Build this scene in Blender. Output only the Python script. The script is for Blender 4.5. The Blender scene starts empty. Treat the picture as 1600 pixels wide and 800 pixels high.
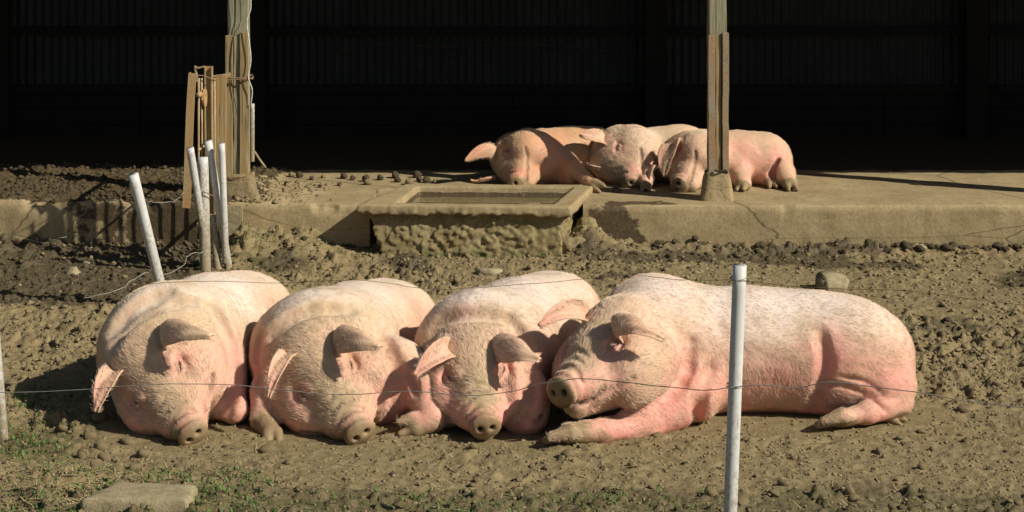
import bpy, math, random
import numpy as np
from mathutils import Vector, Matrix

random.seed(7)
RNG = np.random.default_rng(11)
sc = bpy.context.scene
COL = sc.collection

# ------------------------------------------------------------------ camera
CAM_H, FOC = 2.4, 2600.0            # eye height (m), focal length in photo pixels
cam_d = bpy.data.cameras.new('camera')
cam_d.sensor_width = 36.0
cam_d.lens = 36.0 * FOC / 1600.0
cam_d.shift_y = -546.0 / 1600.0     # level camera, rising-front crop: verticals stay vertical
cam_d.clip_start, cam_d.clip_end = 0.1, 2000
cam = bpy.data.objects.new('camera', cam_d)
cam.location = (0, 0, CAM_H)
cam.rotation_euler = (math.radians(90), 0, 0)
COL.objects.link(cam)
sc.camera = cam

# ------------------------------------------------------------------ sky and sun
SUN_EL = math.radians(36.5)
LX, LY = -0.894, 0.448              # horizontal travel of the light: to the left and away from the camera
w = bpy.data.worlds.new('World')
sc.world = w
w.use_nodes = True
nt = w.node_tree
bg = nt.nodes['Background']
sky = nt.nodes.new('ShaderNodeTexSky')
sky.sky_type = 'NISHITA'
sky.sun_disc = False
sky.sun_elevation = SUN_EL
sky.sun_rotation = math.atan2(-LX, -LY)
nt.links.new(sky.outputs[0], bg.inputs[0])
bg.inputs[1].default_value = 0.055
sd = bpy.data.lights.new('sun', 'SUN')
sd.energy = 5.0
sd.angle = math.radians(0.53)
sd.color = (1.0, 0.945, 0.84)
sun = bpy.data.objects.new('sun', sd)
sdir = Vector((LX * math.cos(SUN_EL), LY * math.cos(SUN_EL), -math.sin(SUN_EL)))
sun.rotation_euler = sdir.to_track_quat('-Z', 'Y').to_euler()
sun.location = (6, -4, 10)
COL.objects.link(sun)
sc.view_settings.view_transform = 'Standard'
sc.view_settings.look = 'None'
sc.view_settings.exposure = 0.12
sc.view_settings.gamma = 1.0
sc.view_settings.use_curve_mapping = False
sc.cycles.max_bounces = 6
sc.cycles.diffuse_bounces = 3

# ------------------------------------------------------------------ helpers
def P(px, py, d):
    """point seen at photo position (px,py) at distance d in front of the camera"""
    return np.array(((px - 800.0) / FOC * d, d, CAM_H - (py + 146.0) * d / FOC))

def G(px, py, z=0.0):
    """point of the level z seen at photo position"""
    return P(px, py, (CAM_H - z) * FOC / (py + 146.0))

def nrm(v):
    v = np.asarray(v, float)
    return v / np.linalg.norm(v)

def smooth(a, b, x):
    t = np.clip((x - a) / (b - a), 0, 1)
    return t * t * (3 - 2 * t)

def _hash(ix, iy, iz, seed):
    h = (ix.astype(np.int64) * 374761393 + iy.astype(np.int64) * 668265263 + iz.astype(np.int64) * 2147483647 + seed * 1274126177) & 0xFFFFFFFF
    h = ((h ^ (h >> 13)) * 1274126177) & 0xFFFFFFFF
    h = ((h ^ (h >> 16)) * 2246822519) & 0xFFFFFFFF
    return ((h ^ (h >> 15)) & 0xFFFFFF) / float(0xFFFFFF)

def vnoise(x, y, z=None, seed=0):
    """value noise in -1..1"""
    x = np.asarray(x, float); y = np.asarray(y, float)
    if z is None:
        z = np.zeros_like(x)
    ix, iy, iz = np.floor(x), np.floor(y), np.floor(z)
    fx, fy, fz = x - ix, y - iy, z - iz
    fx, fy, fz = [f * f * f * (f * (f * 6 - 15) + 10) for f in (fx, fy, fz)]
    r = 0
    zz = (0, 1) if np.any(fz != 0) else (0,)
    for a in (0, 1):
        for b in (0, 1):
            for c in zz:
                wgt = (fx if a else 1 - fx) * (fy if b else 1 - fy) * (fz if c else 1 - fz)
                r = r + wgt * _hash(ix + a, iy + b, iz + c, seed)
    return r * 2 - 1

def fbm(x, y, z=None, oct=4, seed=0, gain=0.5):
    r, a, f, t = 0, 1.0, 1.0, 0
    for o in range(oct):
        r = r + a * vnoise(x * f + o * 17.3, y * f + o * 9.1, None if z is None else z * f + o * 5.7, seed + o)
        t += a; a *= gain; f *= 2.03
    return r / t

def clumps(x, y, cell, seed, lo=0.2, hi=0.62, keep=0.8):
    """heightfield of rounded lumps scattered in a jittered lattice, 0..1"""
    gx, gy = x / cell, y / cell
    ix, iy = np.floor(gx), np.floor(gy)
    z0 = np.zeros_like(ix)
    out = np.zeros_like(gx)
    for a in (-1, 0, 1):
        for b in (-1, 0, 1):
            cx, cy = ix + a, iy + b
            px = cx + _hash(cx, cy, z0, seed)
            py = cy + _hash(cx, cy, z0 + 1, seed)
            r = lo + (hi - lo) * _hash(cx, cy, z0 + 2, seed) ** 2
            k = _hash(cx, cy, z0 + 3, seed) < keep
            el = 0.65 + 0.7 * _hash(cx, cy, z0 + 4, seed)
            q = 1 - (((gx - px) / r) ** 2 * el + ((gy - py) / r) ** 2 / el)
            tx = _hash(cx, cy, z0 + 5, seed) - 0.5
            ty = _hash(cx, cy, z0 + 6, seed) - 0.5
            top = 0.62 + 1.1 * (tx * (gx - px) + ty * (gy - py)) / r
            out = np.maximum(out, np.where(k, np.minimum(1, 1.7 * np.sqrt(np.clip(q, 0, 1))) * top * r, 0))
    return out

def new_mesh(name, verts, faces):
    """faces: (n,4) or (n,3) int array or a list of tuples"""
    me = bpy.data.meshes.new(name)
    verts = np.asarray(verts, np.float32)
    if isinstance(faces, np.ndarray):
        n, k = faces.shape
        me.vertices.add(len(verts)); me.vertices.foreach_set('co', verts.ravel())
        me.loops.add(n * k); me.loops.foreach_set('vertex_index', faces.astype(np.int32).ravel())
        me.polygons.add(n)
        me.polygons.foreach_set('loop_start', np.arange(0, n * k, k, dtype=np.int32))
        me.polygons.foreach_set('loop_total', np.full(n, k, np.int32))
        me.update(calc_edges=True)
    else:
        me.from_pydata([tuple(map(float, v)) for v in verts], [], [tuple(f) for f in faces])
        me.update()
    return me

def link(name, me, mat=None, parent=None, loc=None, shade=True):
    o = bpy.data.objects.new(name, me)
    if loc is not None:
        o.location = loc
    if mat is not None and len(me.materials) == 0:
        me.materials.append(mat)
    if shade and hasattr(me, 'polygons'):
        me.polygons.foreach_set('use_smooth', np.ones(len(me.polygons), bool))
    COL.objects.link(o)
    if parent is not None:
        o.parent = parent
    return o

def tag(o, label=None, cat=None, group=None, kind=None):
    if label: o['label'] = label
    if cat: o['category'] = cat
    if group: o['group'] = group
    if kind: o['kind'] = kind
    return o

def empty(name, loc=(0, 0, 0)):
    o = bpy.data.objects.new(name, None)
    o.location = loc
    COL.objects.link(o)
    return o

def set_attr(me, name, arr):
    a = me.attributes.new(name, 'FLOAT', 'POINT')
    a.data.foreach_set('value', np.asarray(arr, np.float32))

def grid_faces(nu, nv, close_v=False):
    i = np.arange(nu - 1)[:, None]
    j = np.arange(nv if close_v else nv - 1)[None, :]
    j2 = (j + 1) % nv
    f = np.stack([i * nv + j + 0 * i, i * nv + j2, (i + 1) * nv + j2, (i + 1) * nv + j], -1)
    return f.reshape(-1, 4)

def tube(points, radii, seg=10, cap=True, closed_ends=True):
    """swept round tube through points; returns verts, faces(list)"""
    pts = np.asarray(points, float)
    n = len(pts)
    radii = np.full(n, radii) if np.isscalar(radii) else np.asarray(radii, float)
    T = np.gradient(pts, axis=0)
    T /= np.linalg.norm(T, axis=1)[:, None] + 1e-12
    ref = np.array((0, 0, 1.0)) if abs(T[0][2]) < 0.9 else np.array((1.0, 0, 0))
    V = []
    s = nrm(np.cross(T[0], ref))
    for i in range(n):
        s = s - T[i] * np.dot(s, T[i]); s = s / (np.linalg.norm(s) + 1e-12)
        b = np.cross(T[i], s)
        for k in range(seg):
            a = 2 * math.pi * k / seg
            V.append(pts[i] + radii[i] * (math.cos(a) * s + math.sin(a) * b))
    F = [tuple(f) for f in grid_faces(n, seg, True)]
    if closed_ends:
        F.append(tuple(range(seg - 1, -1, -1)))
        F.append(tuple((n - 1) * seg + k for k in range(seg)))
    return np.array(V), F

def bez(pts, n=24):
    """Catmull-Rom curve through the points"""
    p = np.asarray(pts, float)
    if len(p) == 2:
        t = np.linspace(0, 1, n)[:, None]
        return p[0] * (1 - t) + p[1] * t
    q = np.vstack([2 * p[0] - p[1], p, 2 * p[-1] - p[-2]])
    out = []
    m = len(p) - 1
    for i in range(m):
        a, b, c, d = q[i:i + 4]
        k = max(2, n // m)
        for t in np.linspace(0, 1, k, endpoint=(i == m - 1)):
            out.append(0.5 * (2 * b + (c - a) * t + (2 * a - 5 * b + 4 * c - d) * t * t + (3 * b - a - 3 * c + d) * t ** 3))
    return np.array(out)

def box_mesh(name, x0, x1, y0, y1, z0, z1, bev=0.004, jit=0.0, sub=1, seed=0):
    """box with bevelled edges; sub cuts along its longest axis and jitter make it look sawn and worn"""
    import bmesh
    bm = bmesh.new()
    dims = np.array((x1 - x0, y1 - y0, z1 - z0))
    bmesh.ops.create_cube(bm, size=1.0)
    ax = int(np.argmax(dims))
    if sub > 1:
        es = [e for e in bm.edges if abs((e.verts[0].co - e.verts[1].co)[ax]) > 0.5]
        bmesh.ops.subdivide_edges(bm, edges=es, cuts=sub, use_grid_fill=True)
    for v in bm.verts:
        for a in range(3):
            v.co[a] = (v.co[a] + 0.5) * dims[a] + (x0, y0, z0)[a]
    if bev > 0:
        es = [e for e in bm.edges if len(e.link_faces) == 2 and e.calc_face_angle() > 0.5]
        bmesh.ops.bevel(bm, geom=es, offset=bev, segments=2, affect='EDGES', clamp_overlap=True)
    if jit > 0:
        rr = random.Random(seed)
        co = np.array([v.co[:] for v in bm.verts])
        n = np.stack([vnoise(co[:, 0] * 9 + k * 31, co[:, 1] * 9, co[:, 2] * 9, seed + k) for k in range(3)], 1)
        for v, d in zip(bm.verts, n):
            v.co += Vector(d) * jit
    me = bpy.data.meshes.new(name)
    bm.to_mesh(me); bm.free()
    return me

# ------------------------------------------------------------------ materials
class N:
    """tiny node helper"""
    def __init__(self, name):
        self.m = bpy.data.materials.new(name)
        self.m.use_nodes = True
        self.t = self.m.node_tree
        self.b = self.t.nodes['Principled BSDF']
    def n(self, kind, **kw):
        nd = self.t.nodes.new('ShaderNode' + kind)
        for k, v in kw.items():
            if k.startswith('i_'):
                key = k[2:]
                nd.inputs[int(key) if key.isdigit() else key.replace('_', ' ')].default_value = v
            else:
                setattr(nd, k, v)
        return nd
    def l(self, a, b):
        self.t.links.new(a, b)
    def pos(self, scale=(1, 1, 1), generated=False):
        tc = self.n('TexCoord')
        mp = self.n('Mapping')
        mp.inputs['Scale'].default_value = scale
        self.l(tc.outputs['Object'], mp.inputs['Vector'])
        return mp.outputs[0]
    def noise(self, vec, scale, detail=6, rough=0.6, dist=0.0):
        nd = self.n('TexNoise')
        nd.inputs['Scale'].default_value = scale
        nd.inputs['Detail'].default_value = detail
        nd.inputs['Roughness'].default_value = rough
        nd.inputs['Distortion'].default_value = dist
        if vec is not None:
            self.l(vec, nd.inputs['Vector'])
        return nd.outputs[0]
    def ramp(self, fac, stops):
        r = self.n('ValToRGB')
        e = r.color_ramp.elements
        while len(e) < len(stops):
            e.new(0.5)
        for el, (p, c) in zip(e, stops):
            el.position = p
            el.color = (*c, 1) if len(c) == 3 else c
        self.l(fac, r.inputs[0])
        return r.outputs[0]
    def mix(self, fac, a, b, mode='MIX'):
        m = self.n('Mix', data_type='RGBA', blend_type=mode)
        for s, v in ((m.inputs[0], fac), (m.inputs[6], a), (m.inputs[7], b)):
            if isinstance(v, bpy.types.NodeSocket):
                self.l(v, s)
            elif isinstance(v, (int, float)):
                s.default_value = v
            else:
                s.default_value = (*v, 1)
        return m.outputs[2]
    def math(self, op, a, b=0.0, clamp=False):
        m = self.n('Math', operation=op, use_clamp=clamp)
        for s, v in ((m.inputs[0], a), (m.inputs[1], b)):
            if isinstance(v, bpy.types.NodeSocket):
                self.l(v, s)
            else:
                s.default_value = v
        return m.outputs[0]
    def attr(self, name):
        a = self.n('Attribute', attribute_name=name)
        return a.outputs['Fac']
    def bump(self, h, strength=0.5, dist=0.01, prev=None):
        b = self.n('Bump')
        b.inputs['Strength'].default_value = strength
        b.inputs['Distance'].default_value = dist
        self.l(h, b.inputs['Height'])
        if prev is not None:
            self.l(prev, b.inputs['Normal'])
        return b.outputs[0]
    def done(self, color, rough=0.8, normal=None, spec=0.3, **kw):
        for s, v in (('Base Color', color), ('Roughness', rough), ('Specular IOR Level', spec)):
            if isinstance(v, bpy.types.NodeSocket):
                self.l(v, self.b.inputs[s])
            elif isinstance(v, (int, float)):
                self.b.inputs[s].default_value = v
            else:
                self.b.inputs[s].default_value = (*v, 1)
        if normal is not None:
            self.l(normal, self.b.inputs['Normal'])
        for k, v in kw.items():
            self.b.inputs[k.replace('_', ' ')].default_value = v
        return self.m

def mat_soil():
    k = N('soil')
    v = k.pos()
    big = k.noise(v, 1.3, 5, 0.6)
    med = k.noise(v, 14, 6, 0.65)
    fin = k.noise(v, 90, 4, 0.7)
    c = k.ramp(med, [(0.28, (0.15, 0.112, 0.054)), (0.5, (0.272, 0.207, 0.103)), (0.75, (0.40, 0.312, 0.167))])
    c = k.mix(k.math('MULTIPLY', big, 0.5), c, (0.238, 0.190, 0.090))
    c = k.mix(k.ramp(fin, [(0.35, (0.5,) * 3), (0.75, (0, 0, 0))]), c, (0.10, 0.070, 0.030))
    grit = k.ramp(k.noise(v, 230, 2, 0.6), [(0.66, (0, 0, 0)), (0.74, (1, 1, 1))])
    c = k.mix(k.math('MULTIPLY', grit, 0.35), c, (0.42, 0.36, 0.24))
    wet = k.attr('wet')
    wn = k.math('ADD', wet, k.math('MULTIPLY', k.math('SUBTRACT', med, 0.5), 0.7))
    wf = k.ramp(wn, [(0.35, (0, 0, 0)), (0.62, (1, 1, 1))])
    wc = k.ramp(fin, [(0.3, (0.055, 0.042, 0.023)), (0.7, (0.135, 0.104, 0.057))])
    c = k.mix(wf, c, wc)
    gr = k.attr('green')
    gf = k.ramp(k.math('ADD', gr, k.math('MULTIPLY', k.math('SUBTRACT', k.noise(v, 26, 5, 0.7), 0.5), 1.3)), [(0.42, (0, 0, 0)), (0.75, (1, 1, 1))])
    gc = k.ramp(fin, [(0.3, (0.055, 0.062, 0.016)), (0.7, (0.115, 0.105, 0.036))])
    c = k.mix(k.math('MULTIPLY', gf, 0.75), c, gc)
    nb = k.bump(med, 0.5, 0.02)
    nb = k.bump(fin, 0.6, 0.008, nb)
    r = k.mix(wf, (0.95,) * 3, k.ramp(k.noise(v, 40, 3), [(0.4, (0.3,) * 3), (0.6, (0.75,) * 3)]))
    return k.done(c, r, nb, 0.25)

def mat_clod(name, dark, light):
    k = N(name)
    v = k.pos()
    a = k.noise(v, 22, 5, 0.65)
    f = k.noise(v, 120, 4, 0.7)
    c = k.ramp(a, [(0.3, dark), (0.7, light)])
    c = k.mix(k.ramp(f, [(0.3, (0.45,) * 3), (0.6, (0, 0, 0))]), c, tuple(x * 0.55 for x in dark))
    return k.done(c, 0.95, k.bump(f, 0.6, 0.006, k.bump(a, 0.5, 0.01)), 0.2)

def mat_concrete(name='concrete', dirt=True):
    k = N(name)
    v = k.pos()
    a = k.noise(v, 3.0, 7, 0.65)
    b = k.noise(v, 40, 5, 0.7)
    f = k.noise(v, 160, 3, 0.7)
    c = k.ramp(a, [(0.3, (0.29, 0.218, 0.112)), (0.55, (0.375, 0.287, 0.152)), (0.8, (0.45, 0.355, 0.20))])
    c = k.mix(k.ramp(b, [(0.30, (0.55,) * 3), (0.55, (0, 0, 0))]), c, (0.16, 0.115, 0.052))
    vs = k.noise(k.pos((5, 5, 0.9)), 3.0, 5, 0.6)     # runs of dirt down the face
    c = k.mix(k.ramp(vs, [(0.5, (0,) * 3), (0.72, (0.5,) * 3)]), c, (0.19, 0.14, 0.07))
    cr = k.n('TexVoronoi', feature='DISTANCE_TO_EDGE')
    cr.inputs['Scale'].default_value = 0.9
    warp = k.mix(0.12, k.pos((0.6, 0.6, 3.4)), k.n('TexNoise').outputs[1], 'ADD')
    k.l(warp, cr.inputs['Vector'])
    if dirt:
        c = k.mix(k.ramp(cr.outputs[0], [(0.0, (0.8,) * 3), (0.007, (0, 0, 0))]), c, (0.07, 0.05, 0.025))
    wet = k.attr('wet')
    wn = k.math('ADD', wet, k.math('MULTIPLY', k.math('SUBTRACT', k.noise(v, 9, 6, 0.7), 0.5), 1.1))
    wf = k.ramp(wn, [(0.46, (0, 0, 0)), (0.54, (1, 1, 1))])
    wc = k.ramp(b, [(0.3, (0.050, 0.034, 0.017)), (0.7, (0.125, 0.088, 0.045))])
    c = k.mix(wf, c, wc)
    r = k.mix(wf, (0.92,) * 3, k.ramp(f, [(0.4, (0.25,) * 3), (0.6, (0.7,) * 3)]))
    nb = k.bump(f, 0.4, 0.004, k.bump(b, 0.4, 0.008))
    return k.done(c, r, nb, 0.25)

def mat_aggregate():
    k = N('rough_aggregate')
    v = k.pos()
    vo = k.n('TexVoronoi')
    vo.inputs['Scale'].default_value = 55
    k.l(v, vo.inputs['Vector'])
    a = k.noise(v, 8, 5, 0.65)
    c = k.ramp(a, [(0.3, (0.20, 0.155, 0.07)), (0.6, (0.32, 0.255, 0.125)), (0.8, (0.40, 0.33, 0.18))])
    c = k.mix(k.ramp(vo.outputs['Distance'], [(0.3, (0,) * 3), (0.8, (0.45,) * 3)]), c, (0.12, 0.092, 0.04))
    g = k.attr('green')
    gf = k.ramp(k.math('ADD', g, k.math('MULTIPLY', k.math('SUBTRACT', a, 0.5), 1.4)), [(0.42, (0,) * 3), (0.8, (0.8,) * 3)])
    c = k.mix(gf, c, (0.045, 0.075, 0.02))
    return k.done(c, 0.95, k.bump(k.noise(v, 120, 4, 0.7), 0.6, 0.006), 0.2)

def mat_wood(name, c0, c1, c2, rust=None, zsplit=None):
    k = N(name)
    v = k.pos((14, 14, 0.7))
    g = k.noise(v, 4.0, 7, 0.65, 0.6)
    c = k.ramp(g, [(0.3, c0), (0.5, c1), (0.72, c2)])
    cr = k.noise(k.pos((30, 30, 0.5)), 3.0, 3, 0.5, 0.4)
    c = k.mix(k.ramp(cr, [(0.30, (0.85,) * 3), (0.38, (0,) * 3)]), c, tuple(x * 0.25 for x in c0))
    mud = k.noise(k.pos((3, 3, 2)), 3.0, 5, 0.6)
    c = k.mix(k.ramp(mud, [(0.5, (0,) * 3), (0.7, (0.55,) * 3)]), c, tuple(x * 1.05 for x in c1) if c1[0] < 0.05 else (0.24, 0.185, 0.085))
    if rust:
        rr = k.noise(k.pos((4, 4, 1.5)), 4.0, 5, 0.65)
        c = k.mix(k.ramp(rr, [(0.42, (0,) * 3), (0.62, (0.85,) * 3)]), c, rust)
    nb = k.bump(g, 0.6, 0.006, k.bump(cr, 0.5, 0.004))
    return k.done(c, 0.9, nb, 0.2)

def mat_rust(name, base=(0.34, 0.17, 0.06), dust=(0.27, 0.20, 0.09)):
    k = N(name)
    v = k.pos()
    a = k.noise(k.pos((1, 1, 0.35)), 14, 6, 0.65)
    f = k.noise(v, 90, 4, 0.7)
    c = k.ramp(a, [(0.35, dust), (0.6, base)])
    c = k.mix(k.ramp(f, [(0.3, (0.6,) * 3), (0.5, (0,) * 3)]), c, (0.11, 0.05, 0.02))
    return k.done(c, 0.85, k.bump(f, 0.35, 0.003), 0.3)

def mat_pipe(name='white_pipe', lo=0.25):
    k = N(name)
    v = k.pos()
    a = k.noise(k.pos((1, 1, 0.4)), 9, 6, 0.65)
    f = k.noise(k.pos((1, 1, 0.6)), 70, 4, 0.75)
    c = k.ramp(a, [(0.3, (0.48, 0.47, 0.43)), (0.7, (0.63, 0.625, 0.59))])
    sepz = k.n('SeparateXYZ')
    tc = k.n('TexCoord')
    k.l(tc.outputs['Object'], sepz.inputs[0])
    hz = k.math('MULTIPLY', sepz.outputs[2], -1.1)
    splash = k.math('ADD', k.math('ADD', k.math('MULTIPLY', sepz.outputs[2], -0.42), f), k.math('MULTIPLY', a, 0.55))
    c = k.mix(k.ramp(splash, [(lo + 0.13, (0,) * 3), (lo + 0.42, (0.9,) * 3)]), c, (0.24, 0.18, 0.085))
    scr = k.noise(k.pos((60, 60, 5)), 2.0, 3, 0.5)
    c = k.mix(k.ramp(scr, [(0.66, (0,) * 3), (0.72, (0.6,) * 3)]), c, (0.19, 0.16, 0.11))
    return k.done(c, 0.55, k.bump(f, 0.12, 0.002), 0.35)

def mat_skin(name, cream, pink, white):
    k = N(name)
    v = k.pos()
    big = k.noise(v, 4.5, 5, 0.6)
    med = k.noise(v, 24, 5, 0.65)
    fin = k.noise(v, 130, 4, 0.65)
    c = k.mix(k.ramp(med, [(0.35, (0.55,) * 3), (0.65, (0,) * 3)]), cream, tuple(x * y for x, y in zip(cream, (0.90, 0.80, 0.66))))
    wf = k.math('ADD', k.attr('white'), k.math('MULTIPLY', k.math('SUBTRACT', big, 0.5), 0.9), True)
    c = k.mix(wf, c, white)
    pf = k.math('ADD', k.attr('pink'), k.math('MULTIPLY', k.math('SUBTRACT', big, 0.5), 1.4))
    pf = k.math('ADD', pf, k.math('MULTIPLY', k.math('SUBTRACT', med, 0.5), 0.35), True)
    c = k.mix(pf, c, pink)
    c = k.mix(k.ramp(fin, [(0.36, (0.2,) * 3), (0.56, (0,) * 3)]), c, tuple(x * y for x, y in zip(pink, (0.95, 0.9, 0.86))))
    tn = k.math('ADD', k.attr('tan'), k.math('MULTIPLY', k.math('SUBTRACT', med, 0.5), 1.0))
    c = k.mix(k.ramp(tn, [(0.22, (0,) * 3), (0.85, (0.85,) * 3)]), c, (0.49, 0.365, 0.19))
    patch = k.noise(v, 3.2, 6, 0.62, 0.5)
    c = k.mix(k.ramp(patch, [(0.50, (0,) * 3), (0.70, (0.5,) * 3)]), c, (0.47, 0.36, 0.19))
    mn = k.math('ADD', k.attr('mud'), k.math('MULTIPLY', k.math('SUBTRACT', k.noise(v, 45, 5, 0.7), 0.5), 0.9))
    mf = k.ramp(mn, [(0.35, (0,) * 3), (0.75, (1,) * 3)])
    c = k.mix(k.math('MULTIPLY', mf, 0.9), c, (0.20, 0.150, 0.070))
    dn = k.math('ADD', k.attr('dust'), k.math('MULTIPLY', k.math('SUBTRACT', k.noise(v, 16, 6, 0.7), 0.5), 1.5))
    c = k.mix(k.ramp(dn, [(0.25, (0,) * 3), (0.9, (0.72,) * 3)]), c, (0.34, 0.26, 0.15))
    c = k.mix(k.math('MULTIPLY', k.ramp(k.noise(v, 7, 6, 0.68), [(0.54, (0,) * 3), (0.64, (1,) * 3)]), 0.36), c, (0.36, 0.275, 0.165))
    c = k.mix(k.attr('dark'), c, (0.085, 0.045, 0.032))
    raw = k.attr('raw')
    c = k.mix(raw, c, (0.72, 0.27, 0.25))
    st = k.noise(k.pos((1, 1, 1)), 60, 5, 0.7, 1.5)
    nb = k.bump(st, 0.20, 0.006, k.bump(fin, 0.2, 0.003))
    m = k.done(c, 0.62, nb, 0.30, Subsurface_Weight=0.12, Subsurface_Scale=0.012)
    k.b.inputs['Subsurface Radius'].default_value = (1.0, 0.45, 0.3)
    return m

def mat_plain(name, col, rough=0.6, spec=0.3, var=0.35, scale=40):
    k = N(name)
    a = k.noise(k.pos(), scale, 5, 0.65)
    c = k.ramp(a, [(0.3, tuple(x * (1 - var) for x in col)), (0.7, tuple(min(1, x * (1 + var)) for x in col))])
    return k.done(c, rough, k.bump(a, 0.2, 0.002), spec)

M = {}
M['soil'] = mat_soil()
M['clod'] = mat_clod('dried_mud', (0.17, 0.128, 0.065), (0.33, 0.258, 0.138))
M['wetclod'] = mat_clod('wet_mud', (0.055, 0.042, 0.023), (0.13, 0.10, 0.056))
M['stone'] = mat_clod('pale_stone', (0.25, 0.20, 0.11), (0.40, 0.335, 0.20))
M['concrete'] = mat_concrete()
M['castconcrete'] = mat_concrete('cast_concrete', False)
M['aggregate'] = mat_aggregate()
M['greywood'] = mat_wood('weathered_wood', (0.13, 0.12, 0.07), (0.28, 0.26, 0.165), (0.38, 0.35, 0.225))
M['brownwood'] = mat_wood('muddy_wood', (0.15, 0.11, 0.05), (0.32, 0.245, 0.125), (0.42, 0.33, 0.175), rust=(0.33, 0.21, 0.09))
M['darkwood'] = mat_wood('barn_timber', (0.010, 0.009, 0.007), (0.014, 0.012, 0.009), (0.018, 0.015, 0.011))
M['bluesteel'] = mat_rust('grey_steel', (0.33, 0.215, 0.11), (0.27, 0.245, 0.19))
M['rust'] = mat_rust('rusty_iron', (0.42, 0.24, 0.095), (0.40, 0.31, 0.16))
M['dustyiron'] = mat_rust('dusty_iron', (0.34, 0.23, 0.11), (0.40, 0.325, 0.175))
M['darkiron'] = mat_rust('dark_iron', (0.05, 0.028, 0.016), (0.03, 0.024, 0.018))
M['pipe'] = mat_pipe('white_pipe', 0.42)
M['dirtypipe'] = mat_pipe('dirty_white_pipe', 0.30)
M['wire'] = mat_plain('galvanised_wire', (0.30, 0.28, 0.23), 0.5, 0.5)
M['whitewire'] = mat_plain('white_cord', (0.66, 0.66, 0.62), 0.6)
M['brownwire'] = mat_plain('rusty_wire', (0.24, 0.15, 0.08), 0.7)
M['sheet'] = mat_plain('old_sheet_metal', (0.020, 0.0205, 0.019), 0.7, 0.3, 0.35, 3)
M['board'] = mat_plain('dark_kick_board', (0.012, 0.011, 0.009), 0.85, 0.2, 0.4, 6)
M['roof'] = mat_plain('roof_sheet', (0.06, 0.06, 0.055), 0.8, 0.2)
def mat_hair(name, a, b):
    k = N(name)
    hi = k.n('HairInfo')
    c = k.ramp(hi.outputs['Random'], [(0.0, a), (0.6, b), (1.0, tuple(min(0.9, x * 1.25) for x in b))])
    return k.done(c, 0.5, None, 0.35)
M['hair'] = mat_hair('pale_bristle', (0.46, 0.32, 0.19), (0.70, 0.545, 0.395))
M['eye'] = mat_plain('dark_eye', (0.035, 0.018, 0.014), 0.25, 0.5, 0.2)
M['straw'] = mat_plain('straw', (0.40, 0.31, 0.15), 0.8, 0.2, 0.4, 8)
M['grass'] = mat_plain('green_weed', (0.080, 0.140, 0.030), 0.7, 0.3, 0.55, 9)
CREAM, PINK, WHITE = (0.64, 0.475, 0.305), (0.71, 0.325, 0.25), (0.74, 0.645, 0.535)
M['skin'] = mat_skin('pig_skin', CREAM, PINK, WHITE)
M['skin_pink'] = mat_skin('pig_skin_pinker', (0.66, 0.475, 0.325), (0.73, 0.315, 0.25), (0.75, 0.645, 0.55))
M['skin_tan'] = mat_skin('pig_skin_tanned', (0.55, 0.33, 0.155), (0.66, 0.26, 0.18), (0.60, 0.43, 0.26))

def mat_water():
    k = N('trough_water')
    b = k.noise(k.pos(), 12, 3)
    return k.done((0.085, 0.065, 0.030), 0.06, k.bump(b, 0.03, 0.01), 0.5)
M['water'] = mat_water()

SLAB_Z, SLAB_Y = 0.30, 11.70

# ------------------------------------------------------------------ ground
# where each lying pig presses: (x, y, rx, ry)
PRESS = [(-1.60, 8.2, 0.42, 0.85), (-0.85, 8.2, 0.42, 0.85), (-0.05, 8.2, 0.42, 0.85), (1.15, 7.95, 0.95, 0.38)]

def rough_mask(x, y):
    r = 0.30 + 0.82 * smooth(8.0, 9.2, y)
    r = np.maximum(r, smooth(1.6, 2.3, x) * smooth(7.6, 8.4, y))
    r = np.maximum(r, smooth(-1.55, -2.0, x) * smooth(7.2, 7.8, y))
    r = np.maximum(r, 0.9 * smooth(7.0, 6.75, y + 0.25 * vnoise(x * 1.4, y * 1.4, None, 5)))
    r = r * (0.75 + 0.5 * vnoise(x * 1.1 + 3, y * 1.1, None, 8))
    far_calm = smooth(9.6, 10.2, y) * smooth(11.6, 11.0, y) * smooth(0.3, 1.0, x)
    return np.clip(r * (1 - 0.6 * far_calm), 0.08, 1.2)

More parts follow.
